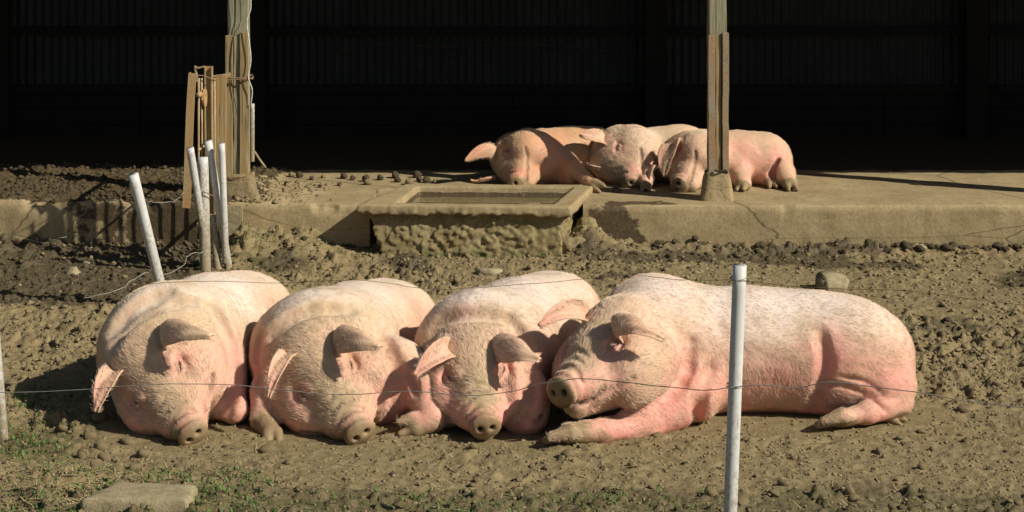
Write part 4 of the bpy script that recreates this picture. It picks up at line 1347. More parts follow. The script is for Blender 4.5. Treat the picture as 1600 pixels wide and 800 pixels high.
pig1 = make_pig('pig', 'leftmost pig of the front row, dozing with its snout on the dirt', h1, b1,
    [dict(ctrl=[P(262, 545, 7.74), P(252, 520, 7.64), P(285, 515, 7.52), P(330, 524, 7.44)], S=(0.25, -0.80, -0.55), W=0.078, curl=0.40, fold=-0.018, thick=0.010, tipw=0.24),
     dict(ctrl=[P(200, 594, 7.74), P(178, 582, 7.64), P(162, 606, 7.57), P(150, 644, 7.53)], S=(0.95, -0.2, -0.1), W=0.060, curl=0.8, fold=0.0, tipw=0.3)],
    (-2.15, 7.25, -0.04), (-1.02, 9.2, 0.75), (0.2, 0.95, 0), [(-1.6, 8.0), (-1.45, 8.8)], M['skin'], FRONT,
    pink=[(P(275, 575, 7.6), 0.07, 0.9), (P(215, 615, 7.55), 0.06, 0.4), (P(300, 640, 7.4), 0.09, 0.4), (P(150, 610, 7.6), 0.09, 0.6), (P(365, 560, 7.8), 0.14, 0.8), (P(410, 470, 8.4), 0.2, 0.4)],
    white=[(P(370, 470, 8.2), 0.22, 0.5)], tan=[(P(240, 500, 7.75), 0.2, 0.35)], raw=[(P(274, 572, 7.56), 0.035, 0.6)],
    hooves=[], seed=1, nhair=42000, folds=f1)

# --- pig 2
h2 = Head(P(492, 562, 7.80), P(560, 672, 7.40), (0.90, 0.05, 0.38), 1.04)
def b2(F):
    R = rot_to((-0.2, -0.9, 0))
    F.ell((-0.90, 8.02, 0.25), (0.365, 0.36, 0.30), 0.10)
    F.ell((-0.79, 8.42, 0.225), (0.42, 0.335, 0.265), 0.12, R)
    F.ell((-0.68, 8.80, 0.19), (0.34, 0.29, 0.23), 0.12, R)
    F.cone((-0.93, 7.95, 0.27), h2.p(-0.02, 0, 0), 0.26, 0.165, 0.10)
    F.ell(P(596, 600, 7.80), (0.17, 0.17, 0.19), 0.08)
    F.limb([P(625, 575, 7.86), P(664, 612, 7.70), P(675, 655, 7.60), P(650, 668, 7.56)], [0.13, 0.092, 0.066, 0.045], 0.07)
    F.limb([P(420, 612, 7.80), P(412, 656, 7.68), P(422, 676, 7.58)], [0.09, 0.058, 0.044], 0.05)
def f2(F):
    F.vcrease([(585, 500), (604, 540), (620, 580), (622, 620), (610, 655)], 0.022, 0.06)
    F.vcrease([(410, 540), (440, 505), (490, 485), (545, 485)], 0.007, 0.08)
    F.vcrease([(640, 585), (648, 615), (642, 650)], 0.012, 0.035)
    F.vcrease([(405, 520), (398, 560), (405, 600)], 0.012, 0.05)
pig2 = make_pig('pig', 'front-row pig second from the left with a muddy snout and folded foreleg', h2, b2,
    [dict(ctrl=[P(532, 560, 7.74), P(524, 530, 7.64), P(556, 530, 7.52), P(594, 542, 7.44)], S=(0.25, -0.80, -0.55), W=0.078, curl=0.40, fold=-0.018, thick=0.010, tipw=0.24),
     dict(ctrl=[P(470, 578, 7.74), P(448, 556, 7.63), P(430, 584, 7.55), P(420, 622, 7.51)], S=(0.95, -0.2, -0.2), W=0.046, curl=0.85, fold=0.0, tipw=0.2)],
    (-1.42, 7.25, -0.04), (-0.22, 9.2, 0.72), (0.2, 0.95, 0), [(-0.88, 8.0), (-0.7, 8.8)], M['skin'], FRONT,
    pink=[(P(545, 580, 7.6), 0.07, 0.7), (P(630, 610, 7.7), 0.13, 1.0), (P(660, 630, 7.6), 0.10, 0.5), (P(600, 650, 7.5), 0.10, 0.4), (P(400, 560, 7.85), 0.13, 0.6), (P(640, 470, 8.5), 0.22, 0.5), (P(420, 600, 7.5), 0.07, 0.5)],
    white=[(P(600, 630, 7.5), 0.12, 0.5)], tan=[(P(470, 490, 7.8), 0.2, 0.3), (P(510, 640, 7.5), 0.12, 0.5), (P(600, 480, 8.2), 0.18, 0.3)], raw=[(P(543, 581, 7.56), 0.035, 0.6), (P(632, 600, 7.62), 0.06, 0.35)],
    mud=[(P(412, 650, 7.6), 0.10, 0.8), (P(660, 672, 7.56), 0.06, 0.5)],
    hooves=[(P(640, 664, 7.55), (-0.8, -0.5, -0.1), (0, 0.2, 1), 0.95), (P(426, 683, 7.53), (0.25, -1, -0.3), (1, 0.2, 0), 0.95)], seed=2, nhair=42000, folds=f2)

# --- pig 3
h3 = Head(P(735, 562, 7.82), P(759, 660, 7.40), (1.0, 0.05, 0.06), 1.0)
def b3(F):
    R = rot_to((-0.32, -0.9, 0))
    F.ell((-0.12, 8.02, 0.25), (0.345, 0.36, 0.305), 0.10)
    F.ell((0.03, 8.42, 0.235), (0.42, 0.335, 0.275), 0.12, R)
    F.ell((0.19, 8.80, 0.21), (0.34, 0.30, 0.255), 0.12, R)
    F.cone((-0.18, 7.95, 0.27), h3.p(-0.02, 0, 0), 0.25, 0.165, 0.10)
    F.ell((0.05, 7.68, 0.12), (0.13, 0.16, 0.16), 0.06)
    F.limb([(0.02, 7.70, 0.10), (0.08, 7.60, 0.05)], [0.09, 0.06], 0.05)
def f3(F):
    F.vcrease([(800, 500), (822, 545), (830, 590), (822, 640), (800, 670)], 0.022, 0.06)
    F.vcrease([(665, 530), (690, 500), (740, 490), (790, 500)], 0.007, 0.08)
    F.vcrease([(668, 600), (672, 640), (688, 672)], 0.010, 0.04)
pig3 = make_pig('pig', 'front-row pig third from the left, ears flopped sideways and snout on the ground', h3, b3,
    [dict(ctrl=[P(768, 565, 7.74), P(774, 542, 7.65), P(808, 546, 7.53), P(844, 562, 7.46)], S=(0.25, -0.80, -0.55), W=0.078, curl=0.40, fold=-0.018, thick=0.010, tipw=0.24),
     dict(ctrl=[P(708, 562, 7.74), P(696, 546, 7.66), P(672, 560, 7.58), P(648, 588, 7.53)], S=(0.5, -0.2, -0.85), W=0.060, curl=0.95, fold=0.0, tipw=0.25)],
    (-0.62, 7.25, -0.04), (0.66, 9.2, 0.72), (0.3, 0.95, 0), [(-0.1, 8.0), (0.15, 8.8)], M['skin_pink'], FRONT,
    pink=[(P(705, 600, 7.6), 0.07, 0.6), (P(800, 640, 7.6), 0.14, 0.5), (P(720, 640, 7.5), 0.08, 0.5), (P(660, 570, 7.6), 0.09, 0.6), (P(700, 480, 7.9), 0.25, 0.25), (P(830, 600, 7.8), 0.14, 0.4), (P(780, 590, 7.6), 0.08, 0.4)],
    white=[(P(760, 470, 8.0), 0.3, 0.35)], tan=[(P(750, 615, 7.5), 0.09, 0.45)],
    hooves=[], seed=3, nhair=42000, folds=f3)

# --- pig 4, long side view
h4 = Head(P(972, 532, 7.77), P(870, 602, 7.37), (0.76, -0.50, 0.20), 1.12)
def b4(F):
    F.ell((0.70, 8.02, 0.295), (0.30, 0.29, 0.325), 0.12)
    F.ell((1.12, 8.02, 0.265), (0.52, 0.275, 0.300), 0.14)
    F.ell((1.55, 8.02, 0.245), (0.36, 0.285, 0.285), 0.14)
    F.cone((0.66, 7.95, 0.34), h4.p(-0.03, 0, 0.0), 0.25, 0.17, 0.10)
    F.ell((0.86, 7.90, 0.20), (0.19, 0.17, 0.22), 0.08)                         # shoulder blade mass
    F.ell((1.64, 7.91, 0.24), (0.26, 0.165, 0.235), 0.10, rot_to((1, 0, 0.25)))  # ham
    F.ell((1.76, 7.86, 0.13), (0.15, 0.13, 0.13), 0.05)
    F.limb([(0.84, 7.74, 0.13), P(1010, 660, 7.60), P(940, 674, 7.48), P(888, 677, 7.40)], [0.13, 0.078, 0.054, 0.044], 0.08)
    F.limb([(1.82, 7.80, 0.075), (1.64, 7.70, 0.055), (1.53, 7.66, 0.045)], [0.062, 0.050, 0.043], 0.022)
def f4(F):
    mpix = [(876, 637), (892, 635), (908, 630), (924, 622), (938, 612), (944, 604)]
    F.vcrease(mpix, 0.012, 0.010)
    h4.mouth = [q for q in (F.hit(a, b) for a, b in [(x, np.interp(x, [p[0] for p in mpix], [p[1] for p in mpix])) for x in np.linspace(876, 944, 26)]) if q is not None]
    F.vcrease([(1282, 520), (1290, 565), (1284, 605), (1272, 640)], 0.008, 0.06)
    F.vcrease([(1285, 600), (1310, 602), (1345, 612), (1380, 640)], 0.009, 0.022)
    F.vcrease([(1310, 588), (1345, 594), (1380, 615)], 0.006, 0.02)
    F.vcrease([(920, 652), (960, 650), (1005, 640), (1045, 615), (1075, 575), (1080, 535)], 0.020, 0.045)
    F.vcrease([(1085, 665), (1095, 620), (1112, 575)], 0.011, 0.055)
pig4 = make_pig('pig', 'large pig lying side-on at the right end of the front row, head raised', h4, b4,
    [dict(ctrl=[P(972, 530, 7.60), P(958, 506, 7.52), P(990, 506, 7.42), P(1036, 530, 7.38)], S=(0.1, -0.75, -0.65), W=0.066, curl=0.5, fold=-0.018, thick=0.010, tipw=0.24),
     dict(ctrl=[P(920, 512, 7.78), P(904, 488, 7.71), P(874, 487, 7.63), P(842, 510, 7.56)], S=(0.35, -0.25, -0.90), W=0.058, curl=1.0, fold=0.0, tipw=0.25)],
    (0.05, 7.2, -0.04), (2.02, 8.4, 0.74), (1, 0.05, 0), [(0.7, 8.0), (1.5, 8.0)], M['skin_pink'], FRONT,
    pink=[(P(1060, 620, 7.65), 0.20, 0.55), (P(1000, 560, 7.55), 0.10, 0.5), (P(960, 600, 7.45), 0.09, 0.3), (P(1300, 560, 7.7), 0.2, 0.5), (P(1290, 630, 7.7), 0.09, 0.9), (P(1110, 620, 7.75), 0.09, 0.8),
          (P(1200, 640, 7.8), 0.25, 0.45), (P(1380, 600, 7.8), 0.16, 0.45), (P(950, 555, 7.5), 0.07, 0.8), (P(870, 495, 7.55), 0.07, 0.4)],
    white=[(P(1180, 470, 8.0), 0.35, 0.35), (P(1180, 540, 7.8), 0.22, 0.3)], tan=[(P(1260, 500, 7.8), 0.13, 0.45), (P(1380, 500, 8.0), 0.18, 0.2), (P(1000, 430, 8.0), 0.15, 0.3), (P(1050, 650, 7.6), 0.10, 0.2)],
    raw=[(P(945, 560, 7.50), 0.035, 0.4), (P(1110, 625, 7.73), 0.05, 0.4), (P(1285, 630, 7.7), 0.06, 0.45)],
    mud=[(P(905, 674, 7.40), 0.10, 0.75), (P(1290, 650, 7.66), 0.08, 0.5)],
    hooves=[(P(876, 679, 7.385), (-1, -0.30, -0.10), (0.25, -0.8, 0.5), 1.15), ((1.475, 7.645, 0.047), (-1, -0.3, -0.12), (0.2, -0.75, 0.5), 1.25), (P(1400, 655, 7.76), (1, -0.6, -0.2), (0, 1, 0.4), 0.7)], seed=4, nhair=62000, hair_len=0.020, folds=f4)

# --- pigs on the slab
BACK = 'pigs sleeping on the barn floor'
hA = Head(P(805, 246, 12.72), P(798, 290, 12.30), (0.15, 0.10, 1.0), 1.06)
def bA(F):
    F.ell((0.20, 12.74, 0.465), (0.24, 0.25, 0.20), 0.08)
    F.ell((0.38, 12.88, 0.465), (0.28, 0.28, 0.22), 0.10, rot_to((0.8, 0.4, 0)))
    F.ell((0.60, 12.98, 0.465), (0.28, 0.24, 0.22), 0.10, rot_to((0.8, 0.4, 0)))
    F.cone((0.18, 12.78, 0.46), hA.p(-0.02, 0, 0), 0.20, 0.15, 0.08)
    F.limb([(0.34, 12.72, 0.52), (0.46, 12.48, 0.44), (0.58, 12.30, 0.36)], [0.10, 0.062, 0.042], 0.06)
    F.limb([(0.36, 12.72, 0.36), (0.46, 12.50, 0.34)], [0.10, 0.06], 0.06)
make_pig('pig', 'tan pig behind the trough lying on its side with one ear sticking out left', hA, bA,
    [dict(ctrl=[P(778, 252, 12.60), P(768, 236, 12.58), P(748, 238, 12.54), P(726, 252, 12.50)], S=(0.2, 0.35, 0.9), W=0.062, curl=0.6),
     dict(ctrl=[P(772, 280, 12.55), P(758, 282, 12.50), P(745, 284, 12.48), P(735, 281, 12.45)], S=(0.1, -0.9, 0.3), W=0.05, curl=0.5)],
    (-0.35, 12.1, 0.25), (1.0, 13.65, 0.78), (0.7, 0.6, 0), [(0.2, 12.8), (0.6, 13.3)], M['skin_tan'], BACK, floor_z=SLAB_Z,
    pink=[(P(805, 275, 12.4), 0.10, 0.8), (P(850, 240, 12.6), 0.16, 0.6), (P(755, 240, 12.5), 0.12, 0.4)], tan=[(P(870, 205, 12.9), 0.3, 0.4)],
    hooves=[((0.62, 12.24, 0.345), (0.6, -0.7, -0.2), (0.5, 0.3, 0.8), 0.95)], seed=5, nhair=16000, step=0.014, hstep=0.008, low_pink=0.18, back_u=(-0.7, 0.6, 0.3))
hB = Head(P(968, 234, 12.76), P(978, 288, 12.40), (0.25, 0.1, 1.0), 1.0)
def bB(F):
    F.ell((0.84, 12.72, 0.47), (0.25, 0.25, 0.205), 0.08)
    F.ell((1.05, 12.86, 0.475), (0.32, 0.26, 0.215), 0.10, rot_to((0.8, 0.4, 0)))
    F.ell((1.30, 12.84, 0.495), (0.26, 0.23, 0.225), 0.10, rot_to((0.8, 0.4, 0)))
    F.cone((0.83, 12.75, 0.48), hB.p(-0.02, 0, 0), 0.20, 0.145, 0.08)
    F.limb([(0.98, 12.62, 0.44), (1.00, 12.42, 0.36), (0.99, 12.32, 0.335)], [0.09, 0.055, 0.042], 0.06)
make_pig('pig', 'middle pig of the three on the barn floor with a grey bristly forehead', hB, bB,
    [dict(ctrl=[P(950, 230, 12.66), P(938, 216, 12.60), P(922, 212, 12.56), P(905, 212, 12.54)], S=(0.3, -0.45, -0.75), W=0.068, curl=0.6),
     dict(ctrl=[P(952, 262, 12.62), P(938, 266, 12.57), P(926, 262, 12.54), P(915, 256, 12.52)], S=(0.2, -0.8, 0.4), W=0.05, curl=0.5)],
    (0.3, 12.05, 0.25), (1.6, 13.6, 0.82), (0.7, 0.6, 0), [(0.85, 12.8), (1.2, 13.2)], M['skin'], BACK, floor_z=SLAB_Z,
    pink=[(P(960, 237, 12.45), 0.06, 0.8), (P(985, 265, 12.35), 0.10, 0.7), (P(930, 213, 12.4), 0.12, 0.6)], white=[(P(1000, 215, 12.7), 0.3, 0.4)],
    hooves=[((0.985, 12.28, 0.33), (-0.1, -1, -0.2), (1, 0, 0.2), 0.9)], seed=6, nhair=16000, step=0.014, hstep=0.008, low_pink=0.18, back_u=(-0.7, 0.6, 0.3))
hC = Head(P(1078, 246, 12.60), P(1052, 289, 12.22), (0.35, 0.1, 0.95), 1.04)
def bC(F):
    F.ell((1.42, 12.64, 0.475), (0.28, 0.25, 0.215), 0.08)
    F.ell((1.72, 12.70, 0.475), (0.34, 0.26, 0.215), 0.10)
    F.ell((1.93, 12.72, 0.46), (0.21, 0.25, 0.205), 0.08)
    F.cone((1.40, 12.70, 0.48), hC.p(-0.02, 0, 0), 0.20, 0.15, 0.08)
    F.limb([(1.62, 12.62, 0.46), (1.70, 12.42, 0.40), (1.71, 12.33, 0.345)], [0.13, 0.078, 0.062], 0.06)
    F.limb([(1.94, 12.66, 0.48), (2.03, 12.48, 0.40), (2.06, 12.38, 0.345)], [0.15, 0.088, 0.055], 0.06)
    F.limb([(1.90, 12.62, 0.36), (1.93, 12.46, 0.345)], [0.10, 0.05], 0.04)
    F.crease([P(1215, 250, 12.5), P(1210, 272, 12.46), P(1205, 290, 12.45)], 0.016, 0.05)
make_pig('pig', 'pig behind the slim steel-clad post, belly and legs turned to the camera', hC, bC,
    [dict(ctrl=[P(1058, 232, 12.50), P(1050, 226, 12.44), P(1040, 248, 12.38), P(1038, 276, 12.34)], S=(0.8, -0.25, 0.35), W=0.080, curl=0.5),
     dict(ctrl=[P(1028, 262, 12.48), P(1018, 262, 12.42), P(1012, 280, 12.36), P(1010, 296, 12.34)], S=(0.5, -0.8, 0.1), W=0.05, curl=0.6)],
    (0.85, 12.0, 0.25), (2.3, 13.15, 0.82), (1, 0.2, 0), [(1.4, 12.7), (1.9, 12.8)], M['skin'], BACK, floor_z=SLAB_Z,
    pink=[(P(1045, 250, 12.4), 0.14, 0.9), (P(1075, 275, 12.35), 0.10, 0.4), (P(1180, 270, 12.5), 0.22, 0.7), (P(1150, 240, 12.5), 0.14, 0.5), (P(1220, 250, 12.5), 0.12, 0.5)], white=[(P(1100, 205, 12.6), 0.2, 0.5)],
    tan=[(P(1190, 205, 12.8), 0.2, 0.3)],
    hooves=[((1.70, 12.29, 0.335), (-0.5, -0.9, -0.2), (0.9, -0.3, 0.2), 0.95), ((2.065, 12.33, 0.335), (0.1, -1, -0.25), (1, 0.1, 0), 1.1), ((1.94, 12.42, 0.335), (0, -1, -0.2), (1, 0, 0), 0.9)],
    seed=7, nhair=16000, step=0.014, hstep=0.008, low_pink=0.18, back_u=(-0.2, 0.9, 0.3))

# ------------------------------------------------------------------ fence in front
pr_base = P(1137, 905, 6.00)
pr_top = P(1156, 414, 6.00)
fpr = pipe('fence_pipe', pr_base, pr_top, 0.0248, M['pipe'], 'white fence pipe standing in front of the large pig on the right', 'wire fence posts in front')
pl_base = G(6, 684)
fpl = pipe('fence_pipe', pl_base - np.array((0, 0, 0.08)), P(-16, 440, 7.42), 0.026, M['dirtypipe'], 'dirty white fence pipe cut off by the left edge', 'wire fence posts in front')
wl = P(-4, 612, 7.40)
wr = P(1150, 607, 6.47)
def fw(px, py):
    t = (px + 4) / 1154.0
    return P(px, py, 7.40 - 1.40 * t - 0.03)
for (yy, nm) in ((605, 'wire_tie'), (438, 'wire_tie')):
    c0 = P(1155 - (yy - 414) * 19 / 491.0, yy, 6.0) - pr_base
    t_ = np.linspace(0, 2 * math.pi * 2.5, 60)
    V, F = tube(np.stack([c0[0] + 0.0275 * np.cos(t_), c0[1] + 0.0275 * np.sin(t_), c0[2] + 0.004 * t_ / 6.28 + 0.003 * np.sin(t_ * 1.7)], 1), 0.0014, 6)
    link(nm, new_mesh(nm, V, F), M['wire'], fpr)
wire('fence_wire', [fw(-260, 606), fw(-4, 613), fw(120, 609), fw(240, 601), fw(355, 601), fw(440, 609), fw(530, 617), fw(640, 612), fw(740, 618), fw(800, 611), fw(850, 599), fw(910, 592), fw(980, 598), fw(1090, 609), fw(1148, 605),
      fw(1195, 601), fw(1245, 606), fw(1295, 597), fw(1360, 604), fw(1430, 612), fw(1500, 625), fw(1600, 637), fw(1800, 652)], 0.0017, M['wire'], 'lower grey fence wire running slack in front of the front-row pigs', 'wire', 200, 0.0015, 21)
wire('fence_wire', [fw(-250, 545), fw(-5, 488), fw(140, 455), fw(240, 443), fw(340, 440), fw(430, 442), fw(560, 438), fw(650, 449), fw(700, 452), fw(800, 446), fw(900, 437), fw(985, 429), fw(1060, 437), fw(1150, 438),
      fw(1250, 448), fw(1380, 453), fw(1450, 457), fw(1520, 468), fw(1600, 476), fw(1800, 490)], 0.0011, M['brownwire'], 'upper thin rusty fence wire running above the pigs backs', 'wire', 200, 0.0015, 23)

# ------------------------------------------------------------------ stones, clods, rubbish
def lump(seed, sub=2, sq=0.75):
    import bmesh
    bm = bmesh.new()
    bmesh.ops.create_icosphere(bm, subdivisions=sub, radius=1.0)
    co = np.array([v.co[:] for v in bm.verts])
    d = 1 + 0.55 * fbm(co[:, 0] * 1.7 + seed, co[:, 1] * 1.7, co[:, 2] * 1.7, 4, seed, 0.6)
    co = co * d[:, None] * np.array((1, 0.85, sq))
    F = np.array([[v.index for v in f.verts] for f in bm.faces])
    bm.free()
    return co, F
def lump_obj(name, at, size, mat, label, cat, group=None, seed=0, sub=3, rot=0.0, sq=0.7):
    co, F = lump(seed, sub, 1.0)
    me = new_mesh(name, co * np.asarray(size), F)
    o = link(name, me, mat, None, at)
    o.rotation_euler = (0, 0, rot)
    return tag(o, label, cat, group)
def gz(p):
    p = np.array(p, float)
    p[2] = ground_h(p[0], p[1])
    return p

# broken paver bottom left
pav = []
xs_ = np.linspace(0, 1, 44); ys_ = np.linspace(0, 1, 22)
c = [G(128, 780, 0.05), G(292, 782, 0.05), G(310, 757, 0.05), G(182, 752, 0.05)]
V = []
levels = [(-0.08, -0.012), (-0.03, 0.0), (0.0, 0.004), (0.03, 0.002), (0.046, -0.004), (0.052, -0.014)]
per = []
for i in range(4):
    for t in np.linspace(0, 1, 26, endpoint=False):
        per.append(c[i][:2] * (1 - t) + c[(i + 1) % 4][:2] * t)
per = np.array(per)
cen = per.mean(0)
dr = (per - cen) / np.linalg.norm(per - cen, axis=1)[:, None]
rings = []
for z, off in levels:
    d = off + 0.014 * fbm(per[:, 0] * 14, per[:, 1] * 14, np.full(len(per), z * 9), 4, 101)
    q = per + dr * d[:, None]
    rings.append(np.column_stack([q, np.full(len(q), z) + 0.003 * vnoise(per[:, 0] * 30, per[:, 1] * 30, None, 5)]))
for s_ in (0.8, 0.4, 0.02):
    q = cen + (per - cen) * s_
    rings.append(np.column_stack([q, 0.053 + 0.004 * fbm(q[:, 0] * 9, q[:, 1] * 9, None, 3, 103)]))
V = np.concatenate(rings)
pl_ = np.array((cen[0], cen[1], 0.0))
me = new_mesh('broken_paver', V - pl_, grid_faces(len(rings), len(per), True))
set_attr(me, 'wet', np.full(len(V), 0.18))
o = link('broken_paver', me, M['stone'], None, pl_)
tag(o, 'flat broken concrete paver lying in the near left corner', 'paver')
lump_obj('rubble', np.array((0.54, 11.74, 0.07)), (0.12, 0.12, 0.18), M['aggregate'], 'crumbling concrete rubble wedged at the right end of the trough', 'rubble', seed=31, sub=4)
lump_obj('rubble', np.array((0.43, 11.50, 0.02)), (0.11, 0.08, 0.10), M['clod'], 'earthy rubble heaped against the right foot of the trough', 'rubble', seed=33, sub=4)
lump_obj('stone', gz(G(744, 397)) + np.array((0, 0, 0.02)), (0.075, 0.05, 0.045), M['stone'], 'grey stone lying under the front of the trough', 'stone', seed=3)
lump_obj('stone', gz(G(766, 427)) + np.array((0, 0, 0.01)), (0.085, 0.06, 0.03), M['stone'], 'flat tan stone behind the third pig, below the trough', 'stone', seed=4)
o = link('concrete_block', box_mesh('concrete_block', -0.085, 0.085, -0.07, 0.07, -0.04, 0.10, 0.018, 0.018, 5, 8), M['stone'], None, gz(G(1299, 452)), True); o.rotation_euler = (0.1, 0.05, 0.25)
tag(o, 'small worn concrete block behind the large pig', 'block')
lump_obj('stone', gz(G(140, 411)), (0.055, 0.04, 0.025), M['stone'], 'flat pale stone in the wet mud nearer the slab bars', 'stone', seed=5)
lump_obj('stone', gz(G(114, 427)), (0.05, 0.04, 0.05), M['stone'], 'pointed pale stone in the wet mud left of the leaning pipe', 'stone', seed=8)
lump_obj('stone', gz(G(385, 374)) + np.array((0, 0, 0.02)), (0.13, 0.07, 0.035), M['stone'], 'long pale stone at the foot of the dirt ramp by the pipes', 'stone', seed=9)
lump_obj('stone', gz(G(1432, 391)), (0.075, 0.05, 0.028), M['stone'], 'pale flat stone in dark mud along the slab on the right', 'stone', seed=12)
# droppings on the barn floor
dl = 'dark round dropping on the barn floor between post and trough'
proto = {}
for i, (px, py, r) in enumerate([(468, 277, .03), (487, 281, .022), (505, 278, .018), (537, 279, .032), (551, 281, .024), (572, 283, .034), (575, 288, .03), (594, 281, .028), (618, 278, .036), (621, 284, .028), (640, 288, .034), (652, 277, .036), (655, 283, .026),
                                 (666, 285, .032), (680, 286, .022), (430, 283, .02), (448, 290, .024), (420, 278, .03), (455, 276, .026), (530, 290, .02), (500, 293, .018)]):
    k = i % 4
    if k not in proto:
        co, F = lump(40 + k, 2, 0.9); proto[k] = new_mesh('dropping', co, F); proto[k].materials.append(M['wetclod'] if k != 2 else M['clod'])
    at = G(px, py, SLAB_Z); at[2] = SLAB_Z + r * 0.6
    o = link('dropping', proto[k], None, None, at); o.scale = (r, r, r); o.rotation_euler = (0, 0, i * 1.7)
    tag(o, dl, 'dropping', 'droppings on the barn floor')
at = G(963, 299, SLAB_Z); o = link('dropping', proto[0], None, None, at + np.array((0, -0.05, 0.012))); o.scale = (.035, .03, .03); tag(o, 'black lump on the barn floor below the snout of the middle sleeping pig', 'dropping')

# single clods that stand out on the trampled earth
cl_protos = []
for k in range(8):
    co, F = lump(60 + k, 2, 0.8)
    me = new_mesh('dirt_clod', co, F); me.materials.append(M['clod']); cl_protos.append(me)
wet_protos = []
for k in range(4):
    co, F = lump(80 + k, 2, 0.8)
    me = new_mesh('mud_lump', co, F); me.materials.append(M['wetclod']); wet_protos.append(me)
def inside_pig(x, y, m=1.0):
    return any(((x - cx) / (rx * m)) ** 2 + ((y - cy) / (ry * m)) ** 2 < 1 for cx, cy, rx, ry in PRESS)
named = [(155, 655, .045), (140, 680, .04), (118, 700, .03), (130, 712, .035), (165, 715, .03), (150, 735, .028), (182, 740, .03), (105, 672, .025), (160, 700, .035), (225, 712, .04), (200, 690, .03), (128, 665, .02), (210, 735, .03), (95, 690, .02),
         (417, 704, .038), (887, 717, .034), (855, 732, .022), (1027, 684, .022), (740, 708, .02), (685, 704, .018), (1240, 715, .02), (1325, 775, .032), (1440, 732, .022), (1110, 775, .028), (1160, 790, .03), (1505, 640, .03), (1560, 600, .028), (452, 728, .024)]
pts = [(G(a, b)[0], G(a, b)[1], r) for a, b, r in named]
CLOD_LABELS = {14: 'round clod just in front of the left hoof of the second pig', 15: 'largest loose clod below the front hoof of the large pig', 16: 'dark clod left of the largest loose clod in the foreground',
               17: 'small clod under the foreleg of the large pig', 18: 'small clod below the snout of the third pig', 21: 'large clod near the bottom edge right of the white pipe',
               23: 'clod just left of the foot of the front white pipe', 24: 'clod at the bottom edge right beside the front white pipe', 25: 'clod on the earth beyond the rump of the large pig', 27: 'dark clod below the snout of the second pig'}
rr = random.Random(5)
tries = 0
while len(pts) < 230 and tries < 6000:
    tries += 1
    py = 430 + 370 * rr.random() ** 1.3
    px = rr.random() * 1600
    g = G(px, py)
    R_ = float(rough_mask(np.array([g[0]]), np.array([g[1]]))[0])
    if rr.random() > R_ * 0.9 or inside_pig(g[0], g[1], 1.08): continue
    if 100 < px < 330 and py > 745: continue
    pts.append((g[0], g[1], rr.uniform(0.014, 0.03) * (1.1 if R_ > 0.6 else 0.85)))
for i, (x, y, r) in enumerate(pts):
    o = link('dirt_clod', cl_protos[i % 8], None, None, (x, y, float(ground_h(x, y)) + r * 0.18))
    o.scale = (r * rr.uniform(.9, 1.25), r, r * rr.uniform(.65, .95)); o.rotation_euler = (rr.uniform(-.3, .3), rr.uniform(-.3, .3), rr.uniform(0, 6.28))
    if i < 14:
        tag(o, 'rounded clod in the small heap below the ear of the leftmost pig', 'clod', 'clods heaped by the leftmost pig')
    elif i in CLOD_LABELS:
        tag(o, CLOD_LABELS[i], 'clod')
    else:
        tag(o, 'brown clod of dried mud lying loose on the trampled pen earth', 'clod', 'dried clods on the pen ground')
i = 0
while i < 70:
    px = rr.uniform(930, 1600) if i < 50 else rr.uniform(440, 520)
    py = rr.uniform(374, 394)
    if i < 50 and rr.random() > (0.95 if px < 1190 or px > 1360 else 0.25): continue
    g = gz(G(px, py)); g[1] = min(g[1], SLAB_Y - 0.05)
    r = rr.uniform(0.018, 0.042)
    g[2] = float(ground_h(g[0], g[1])) + r * 0.35
    if i >= 50: i += 1; continue
    o = link('mud_lump', wet_protos[i % 4], None, None, g)
    o.scale = (r * rr.uniform(.9, 1.3), r, r * .85); o.rotation_euler = (0, 0, rr.uniform(0, 6.28))
    tag(o, 'dark wet lump of mud rolled up along the foot of the slab', 'mud lump', 'wet mud lumps along the slab')
    i += 1

def scatter(name, n, region, size, mat, seed, label, weight=None, protos=5, sub=1, hfun=None):
    """uncountable small crumbs joined in one mesh"""
    rg = np.random.default_rng(seed)
    shapes = [lump(seed + k, sub, 0.75) for k in range(protos)]
    X = rg.uniform(region[0], region[1], n * 3); Y = rg.uniform(region[2], region[3], n * 3)
    fr = np.abs(X) < 0.325 * Y
    pw = fr * (weight(X, Y) if weight is not None else 1.0)
    ok = rg.random(n * 3) < pw
    X, Y = X[ok][:n], Y[ok][:n]
    Z = (hfun or ground_h)(X, Y)
    Vs, Fs, off = [], [], 0
    for x, y, z in zip(X, Y, Z):
        co, F = shapes[rg.integers(protos)]
        r = size[0] + (size[1] - size[0]) * rg.random() ** 2.5
        a = rg.random() * 6.28
        c_, s_ = math.cos(a), math.sin(a)
        q = co * r * np.array((1, rg.uniform(.7, 1.1), rg.uniform(.6, 1)))
        q = np.stack([q[:, 0] * c_ - q[:, 1] * s_ + x, q[:, 0] * s_ + q[:, 1] * c_ + y, q[:, 2] + z + r * 0.02], 1)
        Vs.append(q); Fs.append(F + off); off += len(q)
    o = link(name, new_mesh(name, np.concatenate(Vs), np.concatenate(Fs)), mat, None, None, False)
    return tag(o, label, None, None, 'stuff')
def wgt(x, y):
    r = rough_mask(x, y)
    for cx, cy, rx, ry in PRESS:
        r = np.where(((x - cx) / rx) ** 2 + ((y - cy) / ry) ** 2 < 1.0, 0, r)
    return np.clip(0.30 + r, 0, 1)
def dryw(x, y): return wgt(x, y) * (1 - 0.9 * np.clip(wet_mask(x, y) * 1.4, 0, 1))
scatter('earth_crumbs', 20000, (-2.6, 2.6, 6.5, 9.6), (0.003, 0.013), M['clod'], 201, 'crumbs of dry earth over the near ground', dryw)
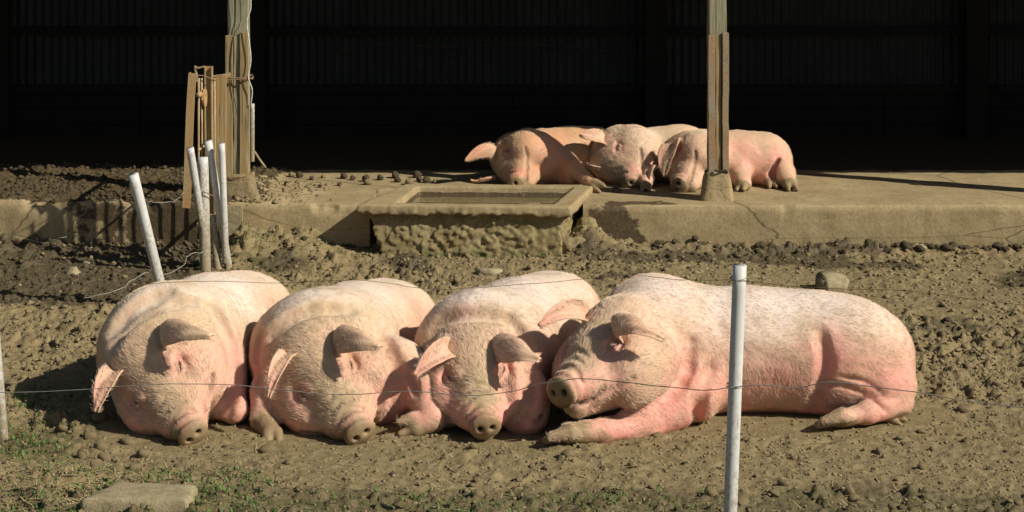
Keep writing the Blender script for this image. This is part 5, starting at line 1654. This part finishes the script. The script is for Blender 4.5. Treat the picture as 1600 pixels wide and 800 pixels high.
scatter('earth_crumbs', 9000, (-3.7, 3.7, 8.6, 11.66), (0.006, 0.024), M['clod'], 211, 'crumbs of dry earth over the far ground', dryw)
scatter('mud_crumbs', 2600, (-3.7, 3.7, 9.2, 11.66), (0.008, 0.034), M['wetclod'], 221, 'crumbs of wet dark mud', lambda x, y: np.clip(wet_mask(x, y) * 1.2 - 0.1, 0, 1))
scatter('mud_crumbs', 500, (-2.3, 2.3, 6.55, 8.2), (0.006, 0.016), M['wetclod'], 231, 'dark mud crumbs on the near ground', wgt)

scatter('earth_crumbs', 420, (-1.98, -1.25, 11.72, 12.75), (0.006, 0.03), M['clod'], 251, 'dry crumbs spilled on the barn floor beside the wooden post', lambda x, y: smooth(-1.2, -1.8, x), hfun=slab_h)
scatter('mud_crumbs', 2600, (-4.2, -1.8, 11.72, 13.3), (0.008, 0.032), M['wetclod'], 241, 'crumbs of wet dark mud on the barn floor', None, hfun=slab_h)
# grass and weeds, straw
def blades(name, spots, mat, label, seed, h=(0.02, 0.06), wdt=0.003, lay=False):
    rg = np.random.default_rng(seed)
    Vs, Fs = [], []
    for (x, y, s_, n) in spots:
        for k in range(n):
            bx, by = x + rg.normal() * s_, y + rg.normal() * s_
            z = float(ground_h(bx, by)) if by < SLAB_Y - 0.02 else float(slab_h(np.array([bx]), np.array([by]))[0])
            a = rg.random() * 6.28
            L = rg.uniform(*h)
            d = np.array((math.cos(a), math.sin(a), 0)); sd_ = np.array((-math.sin(a), math.cos(a), 0))
            b0 = np.array((bx, by, z + (0.006 if lay else -0.004)))
            up = 0.12 if lay else rg.uniform(0.5, 1.1)
            m = b0 + d * L * 0.45 * (1.4 - up) + np.array((0, 0, L * 0.6 * up))
            t = b0 + d * L * (1.5 - up) * (1.0 if not lay else 0.7) + np.array((0, 0, L * 0.75 * up))
            o_ = len(Vs)
            Vs += [b0 - sd_ * wdt, b0 + sd_ * wdt, m - sd_ * wdt * 1.1, m + sd_ * wdt * 1.1, t]
            Fs += [(o_, o_ + 1, o_ + 3, o_ + 2), (o_ + 2, o_ + 3, o_ + 4)]
    me = new_mesh(name, np.array(Vs), Fs)
    o = link(name, me, mat, None, None, False)
    return tag(o, label, None, None, 'stuff')
rg = np.random.default_rng(77)
sp = []
for (px, py, s_, n) in [(55, 622, .05, 45), (40, 630, .04, 30), (75, 615, .04, 30), (82, 640, .03, 16), (45, 690, .04, 30), (70, 665, .03, 16), (25, 712, .03, 18), (385, 744, .03, 22), (425, 757, .025, 16), (375, 755, .03, 14), (655, 778, .03, 14), (725, 793, .03, 16),
                        (965, 772, .025, 12), (960, 790, .03, 16), (600, 765, .03, 10), (690, 795, .03, 12), (60, 780, .06, 20), (385, 376, .07, 40), (405, 372, .07, 40), (395, 385, .07, 36), (420, 395, .08, 30), (375, 395, .05, 20), (690, 388, .05, 30), (730, 386, .04, 30), (660, 385, .04, 24), (790, 384, .04, 24), (530, 396, .05, 14)]:
    g = G(px, py); sp.append((g[0], min(g[1], 11.5), s_, n))
for k in range(150):
    px, py = rg.uniform(300, 1120), rg.uniform(770, 812)
    g = G(px, py); sp.append((g[0], g[1], .03, 3))
for k in range(120):
    px, py = rg.uniform(0, 110), rg.uniform(605, 720)
    g = G(px, py); sp.append((g[0], g[1], .025, 3))
for k in range(260):
    px, py = rg.uniform(0, 420), rg.uniform(735, 812)
    g = G(px, py); sp.append((g[0], g[1], .03, 4))
blades('grass', sp, M['grass'], 'sparse green weeds and grass sprouting from the earth', 301, (0.015, 0.045), 0.0028)
sp = [(G(px, py)[0], G(px, py)[1], .08, 3) for px, py in zip(rg.uniform(0, 1600, 80), rg.uniform(690, 812, 80))] + [(G(px, py)[0], G(px, py)[1], .1, 6) for px, py in zip(rg.uniform(0, 200, 110), rg.uniform(745, 812, 110))]
sp += [(x, y, 0.1, 2) for x, y in zip(rg.uniform(-1.7, 4, 60), rg.uniform(11.85, 12.9, 60))] + [(1.98, 12.05, 0.05, 12)]
sp += [(x, y, 0.15, 2) for x, y in zip(rg.uniform(-3, 3, 90), rg.uniform(8.8, 11.5, 90))]
blades('straw', sp, M['straw'], 'bits of straw lying about', 302, (0.03, 0.10), 0.0015, True)
